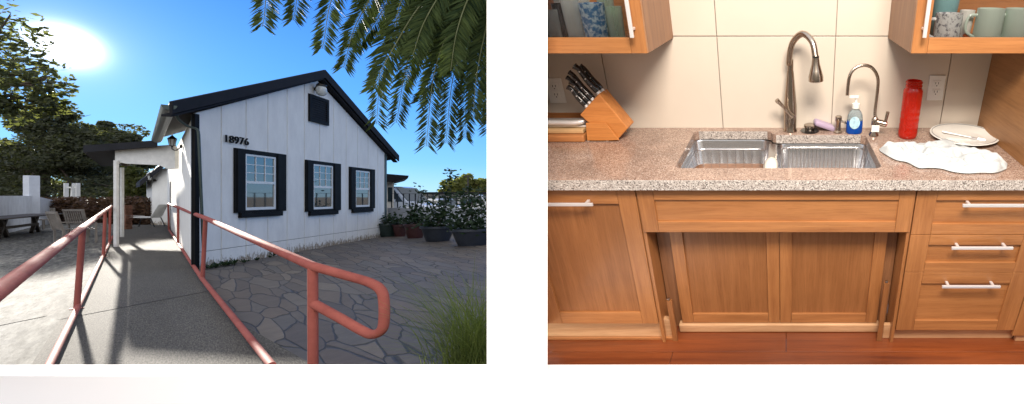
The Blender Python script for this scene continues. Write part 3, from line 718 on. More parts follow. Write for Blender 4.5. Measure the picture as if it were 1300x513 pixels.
# parked cars
def car(x0,x1,Y,H,mat,label,van=True,flip=False):
    L=x1-x0; t=empty('parked_car',((x0+x1)/2,Y,-.1),label,'car','cars parked beyond the front wall')
    pr=[(0,.35),(0,.62),(.02,.98),(.05,1.0),(.12,H*.93),(.2,H),(.52,H),(.60,H*.96),(.76,H*.56),(.93,H*.48),(.985,H*.40),(1,.5),(.99,.3),(0.02,.3)]
    if not van: pr=[(0,.35),(0,.75),(.03,.9),(.12,.95),(.24,H*.95),(.30,H),(.52,H),(.58,H*.97),(.72,H*.66),(.93,H*.58),(.99,H*.5),(1,.4),(.99,.3),(.02,.3)]
    P_=[((-a if flip else a)*L+(L/2 if flip else -L/2),-.9,z) for a,z in pr]
    m=MB(); m.prism(P_,(0,1.8,0)); m.build('body',mat,t,bevel=.05)
    f=-1 if flip else 1
    def X(a): return f*(a*L-L/2)
    wb=H*.56 if van else H*.66
    for nm,poly in (('side_window',[(.60,H*.90),(.705,wb+.03),(.52,wb+.03),(.50,H*.90)]),('side_window',[(.47,H*.90),(.49,wb+.03),(.30,wb+.03),(.31,H*.90)]),('side_window',[(.28,H*.90),(.27,wb+.03),(.12,wb+.03),(.16,H*.86)])):
        if not van and poly[0][0]<.3: continue
        m=MB(); m.prism([(X(a),-.915,z) for a,z in poly],(0,.01,0)); m.build(nm,M['carglass'],t)
    m=MB(); n=Vector((X(.76)-X(.60),0,H*(.56-.96))); m.prism([(X(.61),-.78,H*.955),(X(.61),.78,H*.955),(X(.752),.84,H*.585),(X(.752),-.84,H*.585)],(f*.02,0,.02)); m.build('windscreen',M['carglass'],t)
    for a in (.17,.83):
        for s in (-1,1):
            m=MB(); m.lathe([(0,-.1),(.2,-.1),(.33,-.09),(.34,0),(.33,.09),(.2,.1),(0,.1)],(0,0,0),20,Matrix.Translation((X(a),s*.83,.34))@Matrix.Rotation(PI/2,4,'X')); w=m.build('wheel',M['tyre'],t,smooth=True)
            m=MB(); m.lathe([(0,-.105),(.19,-.105),(.19,.105),(0,.105)],(0,0,0),14,Matrix.Translation((X(a),s*.83,.34))@Matrix.Rotation(PI/2,4,'X')); m.build('rim',M['cargrey'],w)
    for s in (-.7,.7):
        m=MB(); m.box(X(.985)-.06,X(.985)+.04,s-.16,s+.16,H*.33,H*.42); m.build('headlight',M['lampglass'],t)
        m=MB(); m.box(X(.01)-.04,X(.01)+.05,s-.1,s+.19,.75,1.1); m.build('tail_light',M['redlamp'],t)
    m=MB(); m.box(X(.60)-.08,X(.60)+.08,-1.06,-.9,wb+.02,wb+.2); m.build('mirror',mat,t)
    return t
car(P(455,0,30).x,P(556,0,30).x,30,2.05+.35,M['carwhite'],'white van with sloping windscreen parked behind the wall at the house corner')
car(P(541,0,36).x,P(583,0,36).x,36,1.55,M['carwhite'],'white car showing a red tail light behind the potted plants',van=False)
car(P(588,0,40).x,P(640,0,40).x,40,1.9,M['cargrey'],'silver car farthest right beyond the front wall')
# far buildings
fbm=empty('store_building',(0,0,0),'long pale store with flat dark roof across the parking lot','building')
Ys=62; a=P(522,246,Ys); b=P(640,246,Ys)
m=MB(); m.box(a.x,b.x,Ys,Ys+8,-.1,EYE+3.5/F*Ys); m.build('wall',M['postwhite'],fbm)
m=MB(); m.box(a.x-.6,b.x,Ys-1,Ys+8.5,EYE+3.5/F*Ys,EYE+6/F*Ys); m.build('roof',M['rooftrim'],fbm)
for k in range(7):
    px=530+k*14; q_=P(px,0,Ys); m=MB(); m.box(q_.x,q_.x+.95,Ys-.06,Ys-.01,.2,1.7); m.build('window',M['carglass'],fbm)
# far trees
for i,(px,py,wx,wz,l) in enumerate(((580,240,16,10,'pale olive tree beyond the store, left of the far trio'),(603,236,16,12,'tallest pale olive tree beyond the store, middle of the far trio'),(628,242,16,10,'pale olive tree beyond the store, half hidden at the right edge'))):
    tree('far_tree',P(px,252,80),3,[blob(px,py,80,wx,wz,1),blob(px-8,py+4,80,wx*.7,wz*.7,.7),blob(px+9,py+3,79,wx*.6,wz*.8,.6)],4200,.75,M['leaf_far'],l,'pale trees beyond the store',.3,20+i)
for px,h,l in ((594,222,'slender pale utility pole rising above the far trees'),(497.5,232,'short thin pole standing beside the neighbouring building')):
    m=MB(); q_=P(px,0,50); m.tube([(q_.x,50,-.1),(q_.x,50,EYE+(CY-h)/F*50)],[.12,.07],8); m.box(q_.x-.5,q_.x+.5,49.96,50.04,EYE+(CY-h-3)/F*50,EYE+(CY-h-2)/F*50); tag(m.build('utility_pole',M['oldwood'],smooth=False),l,'pole')
# potted plants
def stemplant(mb,base,top,n,size,rnd,spread=.12):
    base=Vector(base); top=Vector(top)
    for i in range(n):
        t=rnd.uniform(.15,1); p=base.lerp(top,t)+Vector((rnd.gauss(0,spread),rnd.gauss(0,spread),rnd.gauss(0,spread*.5)))
        a=Vector((rnd.gauss(0,1),rnd.gauss(0,1),rnd.gauss(0,.6))).normalized(); b=a.cross(Vector((rnd.gauss(0,1),rnd.gauss(0,1),1))).normalized(); s=size*rnd.uniform(.6,1.3)
        mb.face((p,p+a*s*.5+b*s*.28,p+a*s,p+a*s*.5-b*s*.28))
def pot(px,py,w,h,mat,label,stems,seed,dens=1,lsize=.16):
    rnd=random.Random(seed); g=G(px,py,-.06); Y=g.y; r=w/F*Y/2; hh=h/F*Y
    t=empty('potted_plant',g,label,'potted plant','potted plants along the front wall')
    m=MB(); m.lathe([(0,0),(r*.68,0),(r*.8,hh*.3),(r*.96,hh*.85),(r*1.06,hh*.86),(r*1.06,hh),(r*.92,hh),(r*.9,hh*.88),(0,hh*.88)],(0,0,0),24); m.build('pot',mat,t,smooth=True)
    sm=MB(); lf=MB()
    for (dx,tpx,tpy,n,sp) in stems:
        b0=Vector((dx/F*Y,rnd.uniform(-.1,.1),hh*.85)); tp=P(tpx,tpy,Y)-g
        pts=catm([b0,b0.lerp(tp,.5)+Vector((rnd.uniform(-.08,.08),rnd.uniform(-.1,.1),0)),tp],4); sm.tube(pts,[.014*(1-.6*i/8) for i in range(9)],5)
        stemplant(lf,b0,tp,int(n*dens),lsize,rnd,sp)
    sm.build('stem',M['bark'],t); lf.build('foliage',M['leaf_pot'],t,fix=False)
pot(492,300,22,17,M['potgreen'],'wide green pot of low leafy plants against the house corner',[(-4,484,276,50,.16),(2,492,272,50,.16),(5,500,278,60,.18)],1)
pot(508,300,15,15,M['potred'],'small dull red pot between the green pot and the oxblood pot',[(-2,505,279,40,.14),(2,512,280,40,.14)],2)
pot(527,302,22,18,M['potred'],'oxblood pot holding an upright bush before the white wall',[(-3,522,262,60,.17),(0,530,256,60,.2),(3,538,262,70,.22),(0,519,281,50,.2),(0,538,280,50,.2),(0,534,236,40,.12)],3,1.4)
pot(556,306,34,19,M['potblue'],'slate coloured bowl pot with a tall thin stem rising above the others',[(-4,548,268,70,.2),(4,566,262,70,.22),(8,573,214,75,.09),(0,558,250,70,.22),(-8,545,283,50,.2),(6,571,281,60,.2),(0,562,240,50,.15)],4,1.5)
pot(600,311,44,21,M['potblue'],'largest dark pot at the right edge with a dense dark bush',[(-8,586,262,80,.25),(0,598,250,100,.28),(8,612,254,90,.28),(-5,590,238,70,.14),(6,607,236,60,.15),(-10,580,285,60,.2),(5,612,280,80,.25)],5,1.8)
# weeds at the foot of the gable wall
wd=MB(); rnd=random.Random(8)
for i in range(26):
    u=abs(rnd.gauss(.1,.9)); c=W(u,-.05,rnd.uniform(.05,.28)); s=rnd.uniform(.05,.16)
    for k in range(9):
        a=rnd.uniform(0,2*PI); e=c+Vector((math.cos(a)*s*.8,math.sin(a)*s*.8,s*rnd.uniform(.4,1.1))); n=Vector((-math.sin(a),math.cos(a),0))*.016
        wd.face((c-n*.4,c.lerp(e,.6)+n,e,c.lerp(e,.6)-n))
tag(wd.build('weeds',M['leaf_pot'],fix=False),'scattered weeds growing along the foot of the house wall','weeds',kind='stuff')
# ornamental grass
gg=empty('ornamental_grass',G(600,482,-.06),'arching clump of fine green ornamental grass at the lower right of the patio','plant')
m=MB(); m2=MB(); rnd=random.Random(12)
def blade(mb,base,az,L,lean,w):
    pts=[]; d=Vector((math.cos(az),math.sin(az),0))
    for i in range(8):
        t=i/7; pts.append(base+d*(lean*L*t**1.6)+Vector((0,0,L*(t*1.0-.42*lean*t*t*1.6))))
    n=Vector((-d.y,d.x,0))
    vs=[]
    for i,p in enumerate(pts):
        ww=w*(1-i/7)**.6; vs.append((mb.bm.verts.new(p-n*ww),mb.bm.verts.new(p+n*ww)))
    for a,b in zip(vs,vs[1:]): mb.bm.faces.new((a[0],a[1],b[1],b[0]))
for i in range(800):
    b0=Vector((rnd.gauss(0,.10),rnd.gauss(0,.12),0)); L_=rnd.uniform(.6,1.5); blade(m,b0,rnd.uniform(0,2*PI),L_,min(rnd.uniform(.35,1.0),.68/L_),.0034)
for i in range(16):
    b0=Vector((rnd.uniform(-.45,.0),rnd.uniform(-.1,.1),-.03)); blade(m2,b0,rnd.uniform(-1.2,1.2)+PI/2,rnd.uniform(.2,.36),rnd.uniform(.1,.4),.004)
m.build('blades',M['grassblade'],gg,fix=False); m2.build('young_blades',M['grassyellow'],gg,fix=False)
# ================================================================ PALM
pc=P(655,-70,8.2)
palm=empty('palm_tree',(pc.x,pc.y,-.06),'large palm with long drooping feathery fronds hanging over the patio','palm tree')
base=Vector((pc.x,pc.y,-.06))
m=MB(); hgt=pc.z-.2
pr=[]; z=0
while z<hgt: pr+=[(.27,z),(.235,z+.07)]; z+=.14
pr+=[(.34,hgt),(.30,hgt+.35),(0,hgt+.5)]
m.lathe([(0,0)]+pr,(0,0,0),18); m.build('trunk',M['bark'],palm,smooth=True)
def frond(pts,seed,wl=.31,n=190,ribr=.016):
    rnd=random.Random(seed); path=catm([Vector(p)-base for p in pts],14); L=len(path)-1
    m=MB(); m.tube(path,[ribr*(1-.8*i/L) for i in range(L+1)],6); rib=m.build('frond',M['palmrib'],palm,smooth=True)
    lf=MB()
    for i in range(n):
        t=.10+.90*i/n; k=min(int(t*L),L-1); fr=t*L-k; p=path[k].lerp(path[k+1],fr); d=(path[k+1]-path[k]).normalized()
        side=d.cross(Vector((0,0,1)))
        if side.length<.25: side=Vector((.6,-.8,0))-d*Vector((.6,-.8,0)).dot(d)
        ref=Vector((.9,.4,0)); k_=max(0,(abs(d.z)-.6)/.4)
        if side.dot(ref)<0: side=-side
        side=side.normalized().lerp((ref-d*ref.dot(d)).normalized(),min(1,k_)); side.normalize(); up=side.cross(d).normalized()
        ln=wl*(math.sin(PI*min(1,(.12+.88*t))**.8)*.45+.62)*rnd.uniform(.85,1.12)
        for s in (-1,1):
            dv=(side*s*rnd.uniform(.65,.95)+d*rnd.uniform(.6,.95)+up*rnd.uniform(-.05,.3)).normalized()
            q1=p+dv*ln*.5; q2=p+dv*ln+Vector((0,0,-.12*ln*rnd.uniform(.2,1.4)))
            w=d*.020*rnd.uniform(.7,1.1)+up*rnd.uniform(-.018,.022)+side*s*rnd.uniform(-.008,.008)
            lf.face((p-w*.6,q1-w,q2,q1+w)); 
    lf.build('leaflets',M['palm'],rib,fix=False)
C=pc
def fp(seq,Y0,Y1):
    n=len(seq); return [C]+[P(x,y,Y0+(Y1-Y0)*i/(n-1)) for i,(x,y) in enumerate(seq)]
fr=[([(560,-95),(430,-80),(350,-30),(333,34)],7.5,6.6),
 ([(570,-90),(460,-75),(390,-35),(372,26)],8.0,7.2),
 ([(580,-80),(490,-65),(428,-15),(409,62)],7.6,6.8),
 ([(585,-60),(500,-35),(455,25),(436,86)],7.8,7.2),
 ([(590,-55),(520,-30),(475,30),(452,60)],8.4,8.4),
 ([(590,-45),(530,-10),(488,60),(478,158)],7.6,7.0),
 ([(600,-45),(540,0),(500,60),(474,112)],7.0,6.4),
 ([(600,-40),(555,5),(520,70),(503,156)],8.2,7.6),
 ([(605,-40),(565,10),(535,60),(512,110)],8.8,8.8),
 ([(610,-35),(580,15),(552,90),(541,186)],7.3,6.9),
 ([(615,-30),(590,20),(560,75),(532,130)],8.4,8.0),
 ([(618,-30),(596,30),(575,100),(566,182)],7.7,7.4),
 ([(625,-30),(608,30),(594,95),(590,176)],8.1,7.9),
 ([(630,-30),(618,30),(606,90),(600,150)],7.4,7.0),
 ([(635,-30),(632,30),(626,90),(620,168)],7.7,7.4),
 ([(640,-35),(645,30),(645,90),(640,150)],8.3,8.2),
 ([(590,-75),(520,-75),(470,-40),(455,10)],8.8,9.2),
 ([(600,-60),(540,-50),(500,-20),(478,30)],9.0,9.2),
 ([(605,-50),(560,-30),(530,10),(515,60)],9.2,9.6),
 ([(612,-45),(580,-20),(560,20),(545,70)],9.2,9.6),
 ([(620,-40),(600,-10),(585,30),(575,80)],9.2,9.4),
 ([(600,-50),(550,-40),(510,0),(500,60)],7.2,6.7),
 ([(610,-45),(570,-20),(540,25),(524,70)],7.0,6.4),
 ([(618,-40),(596,-5),(580,40),(572,90)],7.0,6.5)]
for i,(s,a,b) in enumerate(fr): frond(fp(s,a,b),100+i)
rnd=random.Random(31)
for i in range(34):          # inner fronds of the crown, shorter and nearer the heart
    tx=rnd.uniform(520,622); ty=rnd.uniform(20,140)*(.45+.55*(tx-510)/110)
    mx=(tx+655)/2-rnd.uniform(0,25); my=-35-rnd.uniform(0,30)+ (ty*.25)
    Yc=rnd.uniform(7.0,9.2); frond(fp([((mx+655)/2,-62),(mx,my),((mx*.4+tx*.6),my*.4+ty*.45),(tx,ty)],8.2,Yc),400+i,n=110)
for i in range(9):           # fronds on the far sides of the crown
    az=-1.2+i*.42; L=3.0; e=Vector((math.cos(az),math.sin(az),0))
    frond([C,C+e*L*.4+Vector((0,0,.7)),C+e*L*.8+Vector((0,0,.35)),C+e*L+Vector((0,0,-1.0))],200+i,n=50)
# dead frond skirt filling the heart of the crown
# ================================================================ WHITE PARTITION (stands between the yard and the kitchen)
pw=empty('partition_wall',(0,0,0),'plain white half wall with one white pier standing between yard and kitchen','wall')
Yw0=1.5
m=MB(); zt=EYE-213/F*(Yw0+.10)
m.box(-3.4,2.2,Yw0,Yw0+.10,-.06,zt); m.build('half_wall',M['white'],pw)
m=MB(); l0=(618-CX)/F; r0=(695-CX)/F
m.prism([(l0*Yw0,Yw0,zt),(r0*Yw0,Yw0,zt),(r0*2.8,2.8,zt),(l0*2.8+.01,2.8,zt)],(0,0,3.2-zt)); m.build('pier',M['white'],pw)
# ================================================================ KITCHEN
ZC=-.738; ZF=-1.652; YW=2.193; YFR=1.585
def kthing(name,label,cat,group=None): return empty(name,label=label,cat=cat,group=group,m=KM)
def kstruct(o): o.matrix_world=KM; o['kind']='structure'; return o
def ktag(o,label,cat,group=None): o.matrix_world=KM; return tag(o,label,cat,group)
m=MB(); m.box(-1.3,1.45,YW+.012,YW+.13,-1.7,.36); wallk=kstruct(m.build('kitchen_wall',M['grout']))
m=MB()
xs=[KY(910,47,YW).x+(KY(1061,47,YW).x-KY(910,47,YW).x)*k for k in range(-2,5)]
zj=KY(1000,46,YW).z; zs=[-1.1,zj-.72,zj,zj+.42]
for a,b in zip(xs,xs[1:]):
    for c,d_ in zip(zs,zs[1:]): m.box(max(a,-1.3)+.002,min(b,1.45)-.002,YW-.0,YW+.011,c+.002,d_-.002)
tl=m.build('wall_tiles',M['tile'],bevel=.001); tl.parent=wallk
m=MB(); 
for k,(a,b) in enumerate(((1.15,1.27),(1.272,1.40),(1.402,1.53),(1.532,1.66),(1.662,1.80))):
    xx=-1.3
    cuts=[-1.3,[-.2,.5,-.55,.0,.3][k],1.5]
    for c,d_ in zip(cuts,cuts[1:]): m.box(c+.001,d_-.001,a,b,ZF-.05,ZF-.001*(k%2)*0)
kstruct(m.build('kitchen_floor',M['floor'],bevel=.0015))
# closing walls, ceiling of the room out of the frame
m=MB(); m.box(1.46,1.56,1.0,2.32,-1.7,.36); kstruct(m.build('kitchen_side_wall',M['white']))
# ---- countertop with a sink cut-out
def rounded(x0,x1,y0,y1,r,n=5):
    out=[]
    for cx,cy,a0 in ((x1-r,y1-r,0),(x0+r,y1-r,90),(x0+r,y0+r,180),(x1-r,y0+r,270)):
        for k in range(n+1):
            a=math.radians(a0+90*k/n); out.append((cx+r*math.cos(a),cy+r*math.sin(a)))
    return out
ct=kthing('countertop','long speckled pink-brown granite countertop with sink cut-out','countertop')
bm=bmesh.new()
outer=[(-1.13,1.560),(1.40,1.560),(1.40,YW-.001),(-1.42,YW-.001)]
inner=[(-.467,1.69),(-.467,2.12),(-.445,2.142),(-.10,2.142),(-.075,2.12),(-.068,2.095),(-.045,2.083),(.37,2.083),(.397,2.06),(.401,1.69),(.38,1.669),(-.445,1.669)]
loops=[]
for lp_ in (outer,inner):
    vs=[bm.verts.new((x,y,ZC)) for x,y in lp_]; es=[bm.edges.new((vs[i],vs[(i+1)%len(vs)])) for i in range(len(vs))]; loops.append(es)
bmesh.ops.triangle_fill(bm,use_beauty=True,edges=[e for l in loops for e in l])
ex=bmesh.ops.extrude_face_region(bm,geom=bm.faces[:]); bmesh.ops.translate(bm,vec=(0,0,-.047),verts=[v for v in ex['geom'] if isinstance(v,bmesh.types.BMVert)])
mb=MB(); mb.bm.free(); mb.bm=bm; mb.build('slab',M['granite'],ct,bevel=.003)
m=MB(); m.box(-1.12,1.40,1.556,1.5595,ZC-.047,ZC-.004); m.build('front_edge',M['granedge'],ct)
m=MB(); m.box(-.45,-.08,2.1385,2.1415,ZC-.045,ZC-.003); m.box(-.05,.385,2.0795,2.0825,ZC-.045,ZC-.003); m.build('cutout_edge',M['granedge'],ct)
# ---- sink
sk=kthing('sink','double bowl stainless steel undermount sink set into the granite','sink')
def bowl(x0,x1,y0,y1,dep,name):
    m=MB(); zt=ZC-.049; prev=None
    for (ins,z,r) in ((-.012,zt,.05),(0.0,zt-.002,.045),(.004,zt-.01,.045),(.012,zt-dep+.03,.045),(.035,zt-dep,.03)):
        rg=[m.bm.verts.new((x,y,z)) for x,y in rounded(x0+ins,x1-ins,y0+ins,y1-ins,r)]
        if prev:
            n=len(rg)
            for i in range(n): m.bm.faces.new((prev[i],prev[(i+1)%n],rg[(i+1)%n],rg[i]))
        prev=rg
    m.bm.faces.new(prev); o=m.build(name,M['steel'],sk,smooth=True)
    cx,cy=(x0+x1)/2,(y0+y1)/2
    d=MB(); d.lathe([(.045,.002),(.04,.006),(.03,.003),(0,.002)],(cx,cy,zt-dep),20); d.build('drain',M['chrome'],o,smooth=True)
bowl(-.480,-.085,1.655,2.150,.20,'bowl'); bowl(-.045,.412,1.655,2.095,.17,'bowl')
m=MB(); m.box(-.088,-.042,1.665,2.09,ZC-.075,ZC-.047,bev=.01); m.build('divider',M['steel'],sk)
def rack(name,x0,x1,y0,y1,zt,zb,label,n):
    m=MB(); pts=rounded(x0,x1,y0,y1,.04,4); ring=[Vector((x,y,zt)) for x,y in pts]; ring.append(ring[0]); m.tube(ring,.0028,6)
    ring=[Vector((x,y,zb)) for x,y in rounded(x0+.02,x1-.02,y0+.02,y1-.02,.03,4)]; ring.append(ring[0]); m.tube(ring,.0025,6)
    for i in range(n):
        x=x0+.03+(x1-x0-.06)*i/(n-1); m.tube([(x,y1,zt),(x,y1-.02,zb),(x,y0+.02,zb),(x,y0,zt)],.0018,5)
    for i in range(5):
        y=y0+.05+(y1-y0-.1)*i/4; m.tube([(x0,y,zt),(x0+.02,y,zb),(x1-.02,y,zb),(x1,y,zt)],.0016,5)
    ktag(m.build(name,M['wire']),label,'sink rack','wire racks in the sink bowls')
rack('sink_rack',-.46,-.105,1.70,2.10,ZC-.085,ZC-.225,'wire rack standing in the left bowl of the sink',8)
rack('sink_rack',-.02,.385,1.70,2.065,ZC-.062,ZC-.20,'close-set wire rack hung in the right bowl of the sink',18)
# rolled cloth over the divider
m=MB()
p0=KZ(996,197,ZC-.03); 
for dy,r_ in ((0,.022),):
    path=[(-.066,1.675+.03*i,ZC-.035+.012*math.sin(i*.9)) for i in range(7)]
    m.tube(path,[.020,.028,.030,.027,.031,.029,.018],12)
ktag(m.build('dish_cloth',M['sponge'],smooth=True),'cream rolled cloth draped over the sink divider','cloth')
# ---- main faucet
fa=kthing('faucet','tall brushed nickel gooseneck faucet with pull-down spray head','faucet')
bx=KZ(1003,166,ZC)
m=MB(); m.lathe([(0,0),(.036,0),(.036,.006),(.031,.014),(.033,.06),(.034,.11),(.029,.17),(.021,.25),(.0165,.30),(.0,.30)],bx,28); m.build('body',M['nickel'],fa,smooth=True)
yT=bx.y
nk=[bx+Vector((0,0,.295)),bx+Vector((0,0,.35)),KY(1001.5,80,yT-.01),KY(1005.5,56,yT-.03),KY(1018.5,43,yT-.06),KY(1031,53,yT-.10),KY(1035.5,73,yT-.125)]
m=MB(); m.tube(catm(nk,6),.0145,16); m.build('neck',M['nickel'],fa,smooth=True)
h0=KY(1035.5,72,yT-.125); h1=KY(1036,104,yT-.13)
m=MB(); m.tube([h0,h0.lerp(h1,.05),h0.lerp(h1,.3),h0.lerp(h1,.55),h0.lerp(h1,.8),h0.lerp(h1,.97),h1],[.0150,.0155,.019,.027,.034,.034,.028],20); m.build('spray_head',M['nickel'],fa,smooth=True)
m=MB(); m.tube([h0+Vector((0,0,.004)),h0-Vector((0,0,.004))],.0158,16); m.build('collar_ring',M['black'],fa)
l0_=bx+Vector((.012,-.03,.085)); l1_=KY(986,127,yT-.06)
m=MB(); m.tube([l0_,l0_.lerp(l1_,.25),l0_.lerp(l1_,.6),l1_],[.014,.010,.0075,.0115],12); m.build('lever',M['nickel'],fa,smooth=True)
# ---- filtered water faucet
ff=kthing('filter_faucet','slim nickel filtered-water tap with thin arched spout','faucet')
b2=KZ(1109,172,ZC); y2=b2.y
m=MB(); m.lathe([(0,0),(.024,0),(.024,.008),(.016,.02),(.014,.05),(.017,.055),(.017,.085),(.010,.095),(0,.095)],b2,22); m.build('body',M['nickel'],ff,smooth=True)
pts=[b2+Vector((0,0,.09)),KY(1111,140,y2),KY(1114.5,110,y2),KY(1113.5,96,y2-.005),KY(1106,85.5,y2-.01),KY(1095,83,y2-.015),KY(1084,88,y2-.02),KY(1078,99,y2-.025),KY(1075.5,121,y2-.03)]
m=MB(); m.tube(catm(pts,6),.0078,12); m.build('spout',M['nickel'],ff,smooth=True)
m=MB(); m.tube([b2+Vector((.0,0,.072)),b2+Vector((.052,-.01,.062))],[.015,.016],14); m.tube([b2+Vector((.048,-.01,.065)),b2+Vector((.055,-.015,.125))],[.007,.0085],10); m.build('lever',M['nickel'],ff,smooth=True)
m=MB(); m.tube([b2+Vector((.0515,-.0103,.0621)),b2+Vector((.0565,-.0108,.0612))],[.0145,.013],14); m.build('red_button',simple('red_button',(.25,.02,.02),.4),ff)
m=MB(); m.box(b2.x-.019,b2.x+.019,b2.y-.0285,b2.y-.026,ZC+.028,ZC+.062); m.build('paper_tag',M['plastic_white'],ff)
# ---- soap pump, dispenser, soap, stopper
sb=kthing('soap_bottle','clear pump bottle half full of blue hand soap','soap bottle')
s0=KZ(1084,169,ZC)
EL=Matrix.Translation(s0)@Matrix.Diagonal((1,.62,1,1))
m=MB(); m.lathe([(0,.001),(.036,.001),(.041,.008),(.0415,.045),(.040,.068),(0,.068)],(0,0,0),28,EL); m.build('liquid',M['blueliquid'],sb,smooth=True)
m=MB(); m.lathe([(.0402,.069),(.036,.095),(.026,.115),(.017,.124),(.016,.135),(0,.135)],(0,0,0),28,EL); m.build('bottle',M['clearplastic'],sb,smooth=True)
m=MB(); m.lathe([(.017,.128),(.019,.13),(.019,.152),(.007,.156),(.007,.178),(.013,.180),(.013,.19),(0,.191)],s0,18); m.box(s0.x-.036,s0.x+.0,s0.y-.008,s0.y+.006,ZC+.181,ZC+.191); m.build('pump',M['plastic_white'],sb,smooth=True)
m=MB(); m.lathe([(0,.0005),(.026,0),(.026,-.002),(0,-.002)],(0,0,0),24,Matrix.Translation(s0+Vector((-.004,-.0285,.062)))@Matrix.Diagonal((1,1,1.2,1))@Matrix.Rotation(PI/2,4,'X')); m.build('label_sticker',simple('label_blue',(.45,.70,.85),.4,var=.3,scale=60),sb)
ds=kthing('soap_dispenser','short brushed nickel soap dispenser next to the purple soap','dispenser')
d0=KZ(1063.5,168,ZC)
m=MB(); m.lathe([(0,0),(.023,0),(.023,.006),(.014,.012),(.013,.055),(.017,.062),(.017,.082),(.012,.086),(0,.086)],d0,20); m.build('body',M['nickel'],ds,smooth=True)
m=MB(); m.tube([d0+Vector((0,0,.06)),d0+Vector((.03,-.02,.062)),d0+Vector((.034,-.024,.052))],.006,8); m.build('nozzle',M['nickel'],ds,smooth=True)
m=MB(); p=KZ(1046,165,ZC); mt=Matrix.Translation(p+Vector((0,0,.027)))@Matrix.Rotation(.38,4,'Y')@Matrix.Rotation(.15,4,'Z')
m.box(-.056,.056,-.03,.03,-.013,.013,m=mt,bev=.011); ktag(m.build('soap_bar',M['lavender'],smooth=True),'lavender bar of soap leaning on the sink stopper','soap')
m=MB(); p=KZ(1028,166.5,ZC); m.lathe([(0,0),(.046,0),(.048,.004),(.03,.006),(0,.006)],p,24); st=ktag(m.build('sink_stopper',M['black'],smooth=True),'metal sink stopper lying on its black rubber ring','stopper')
m=MB(); m.lathe([(0,.006),(.024,.006),(.026,.02),(.030,.024),(.030,.034),(.02,.038),(0,.038)],p,24); o=m.build('stopper_cup',M['nickel'],st,smooth=True)
# ---- red bottle
rb=kthing('water_bottle','empty translucent red water bottle standing open on the counter','water bottle')
r0_=KZ(1151.5,174,ZC)
pr=[(0,.002),(.040,.002),(.045,.01)]
z=.02
while z<.205:
    pr+=[(.0455,z),(.0460,z+.016),(.0448,z+.021),(.0448,z+.024)] if z<.13 else [(.0455,z)]
    z+=.030
pr+=[(.046,.215),(.045,.232),(.037,.243),(.036,.248),(.039,.25),(.039,.256),(.036,.258),(.036,.262),(.039,.264),(.039,.27),(.036,.272),(.036,.276),(.032,.276),(.032,.245),(.041,.225),(.041,.012),(0,.010)]
m=MB(); m.lathe(pr,r0_,36); m.build('bottle_body',M['redplastic'],rb,smooth=True)
# ---- plate and fork
pl=KZ(1221,174,ZC); pl.y=2.030
m=MB(); m.lathe([(0,.002),(.085,.002),(.09,.0),(.095,.003),(.125,.010),(.158,.020),(.161,.023),(.158,.0255),(.125,.016),(.10,.009),(.09,.007),(0,.007)],pl,48); plo=ktag(m.build('plate',M['ceramic'],smooth=True),'round white plate with dark rim lying by the wood panel','plate')
m=MB(); 
ring=[pl+Vector((.150*math.cos(2*PI*k/48),.150*math.sin(2*PI*k/48),.0245)) for k in range(49)]; m.tube(ring,.0018,5); m.build('rim_line',M['rimgrey'],plo)
m=MB(); a=pl+Vector((-.09,.045,.020)); b=pl+Vector((.03,-.02,.012)); m.tube([a,a.lerp(b,.5),b],[.0045,.003,.003],8)
e=(b-a).normalized(); n=Vector((-e.y,e.x,0))
m.beam(b,b+e*.03,.02,.003)
for k in range(4): m.tube([b+e*.03+n*(-.009+.006*k),b+e*.075+n*(-.009+.006*k)],.0014,5)
ktag(m.build('fork',M['chrome']),'steel fork resting across the plate','fork')
# ---- towel
def towel():
    top=[(1116,189),(1128,186),(1150,184.5),(1172,183.5),(1188,181.5),(1198,178),(1212,180),(1226,186),(1240,190),(1254,196),(1268,203),(1279,207)]
    bot=[(1117,191),(1126,197),(1138,203),(1152,206),(1166,213),(1180,213),(1195,214),(1210,218),(1228,220),(1246,219),(1264,219),(1278,214)]
    T=catm([Vector((x,y,0)) for x,y in top],6); B=catm([Vector((x,y,0)) for x,y in bot],6)
    m=MB(); rows=[]; nv=26
    for i in range(len(T)):
        row=[]
        for j in range(nv):
            t=j/(nv-1); q_=B[i].lerp(T[i],t); p=KZ(q_.x,q_.y,ZC+.006)
            edge=min(1,4*t*(1-t)*1.6)*min(1,i/6,(len(T)-1-i)/5)
            w=Vector((p.x*9,p.y*9,1.3)); r=abs(noise.noise(w*1.0+Vector((noise.noise(w*.7)*1.5,0,0))))
            r2=abs(noise.noise(Vector((p.x*26+p.y*12,p.y*22,4))))
            h=edge*(.003+.060*max(0,.42-r)+.045*max(0,.4-r2))
            row.append(m.bm.verts.new(Vector((p.x,p.y,ZC+.004+h))))
        rows.append(row)
    for a,b in zip(rows,rows[1:]):
        for j in range(nv-1): m.bm.faces.new((a[j],a[j+1],b[j+1],b[j]))
    o=m.build('towel',M['cloth'],smooth=True); s=o.modifiers.new('s','SOLIDIFY'); s.thickness=.002; s.offset=1
    s=o.modifiers.new('d','SUBSURF'); s.levels=1; s.render_levels=1
    ktag(o,'crumpled white dish towel lying on the granite at the right','towel')
towel()
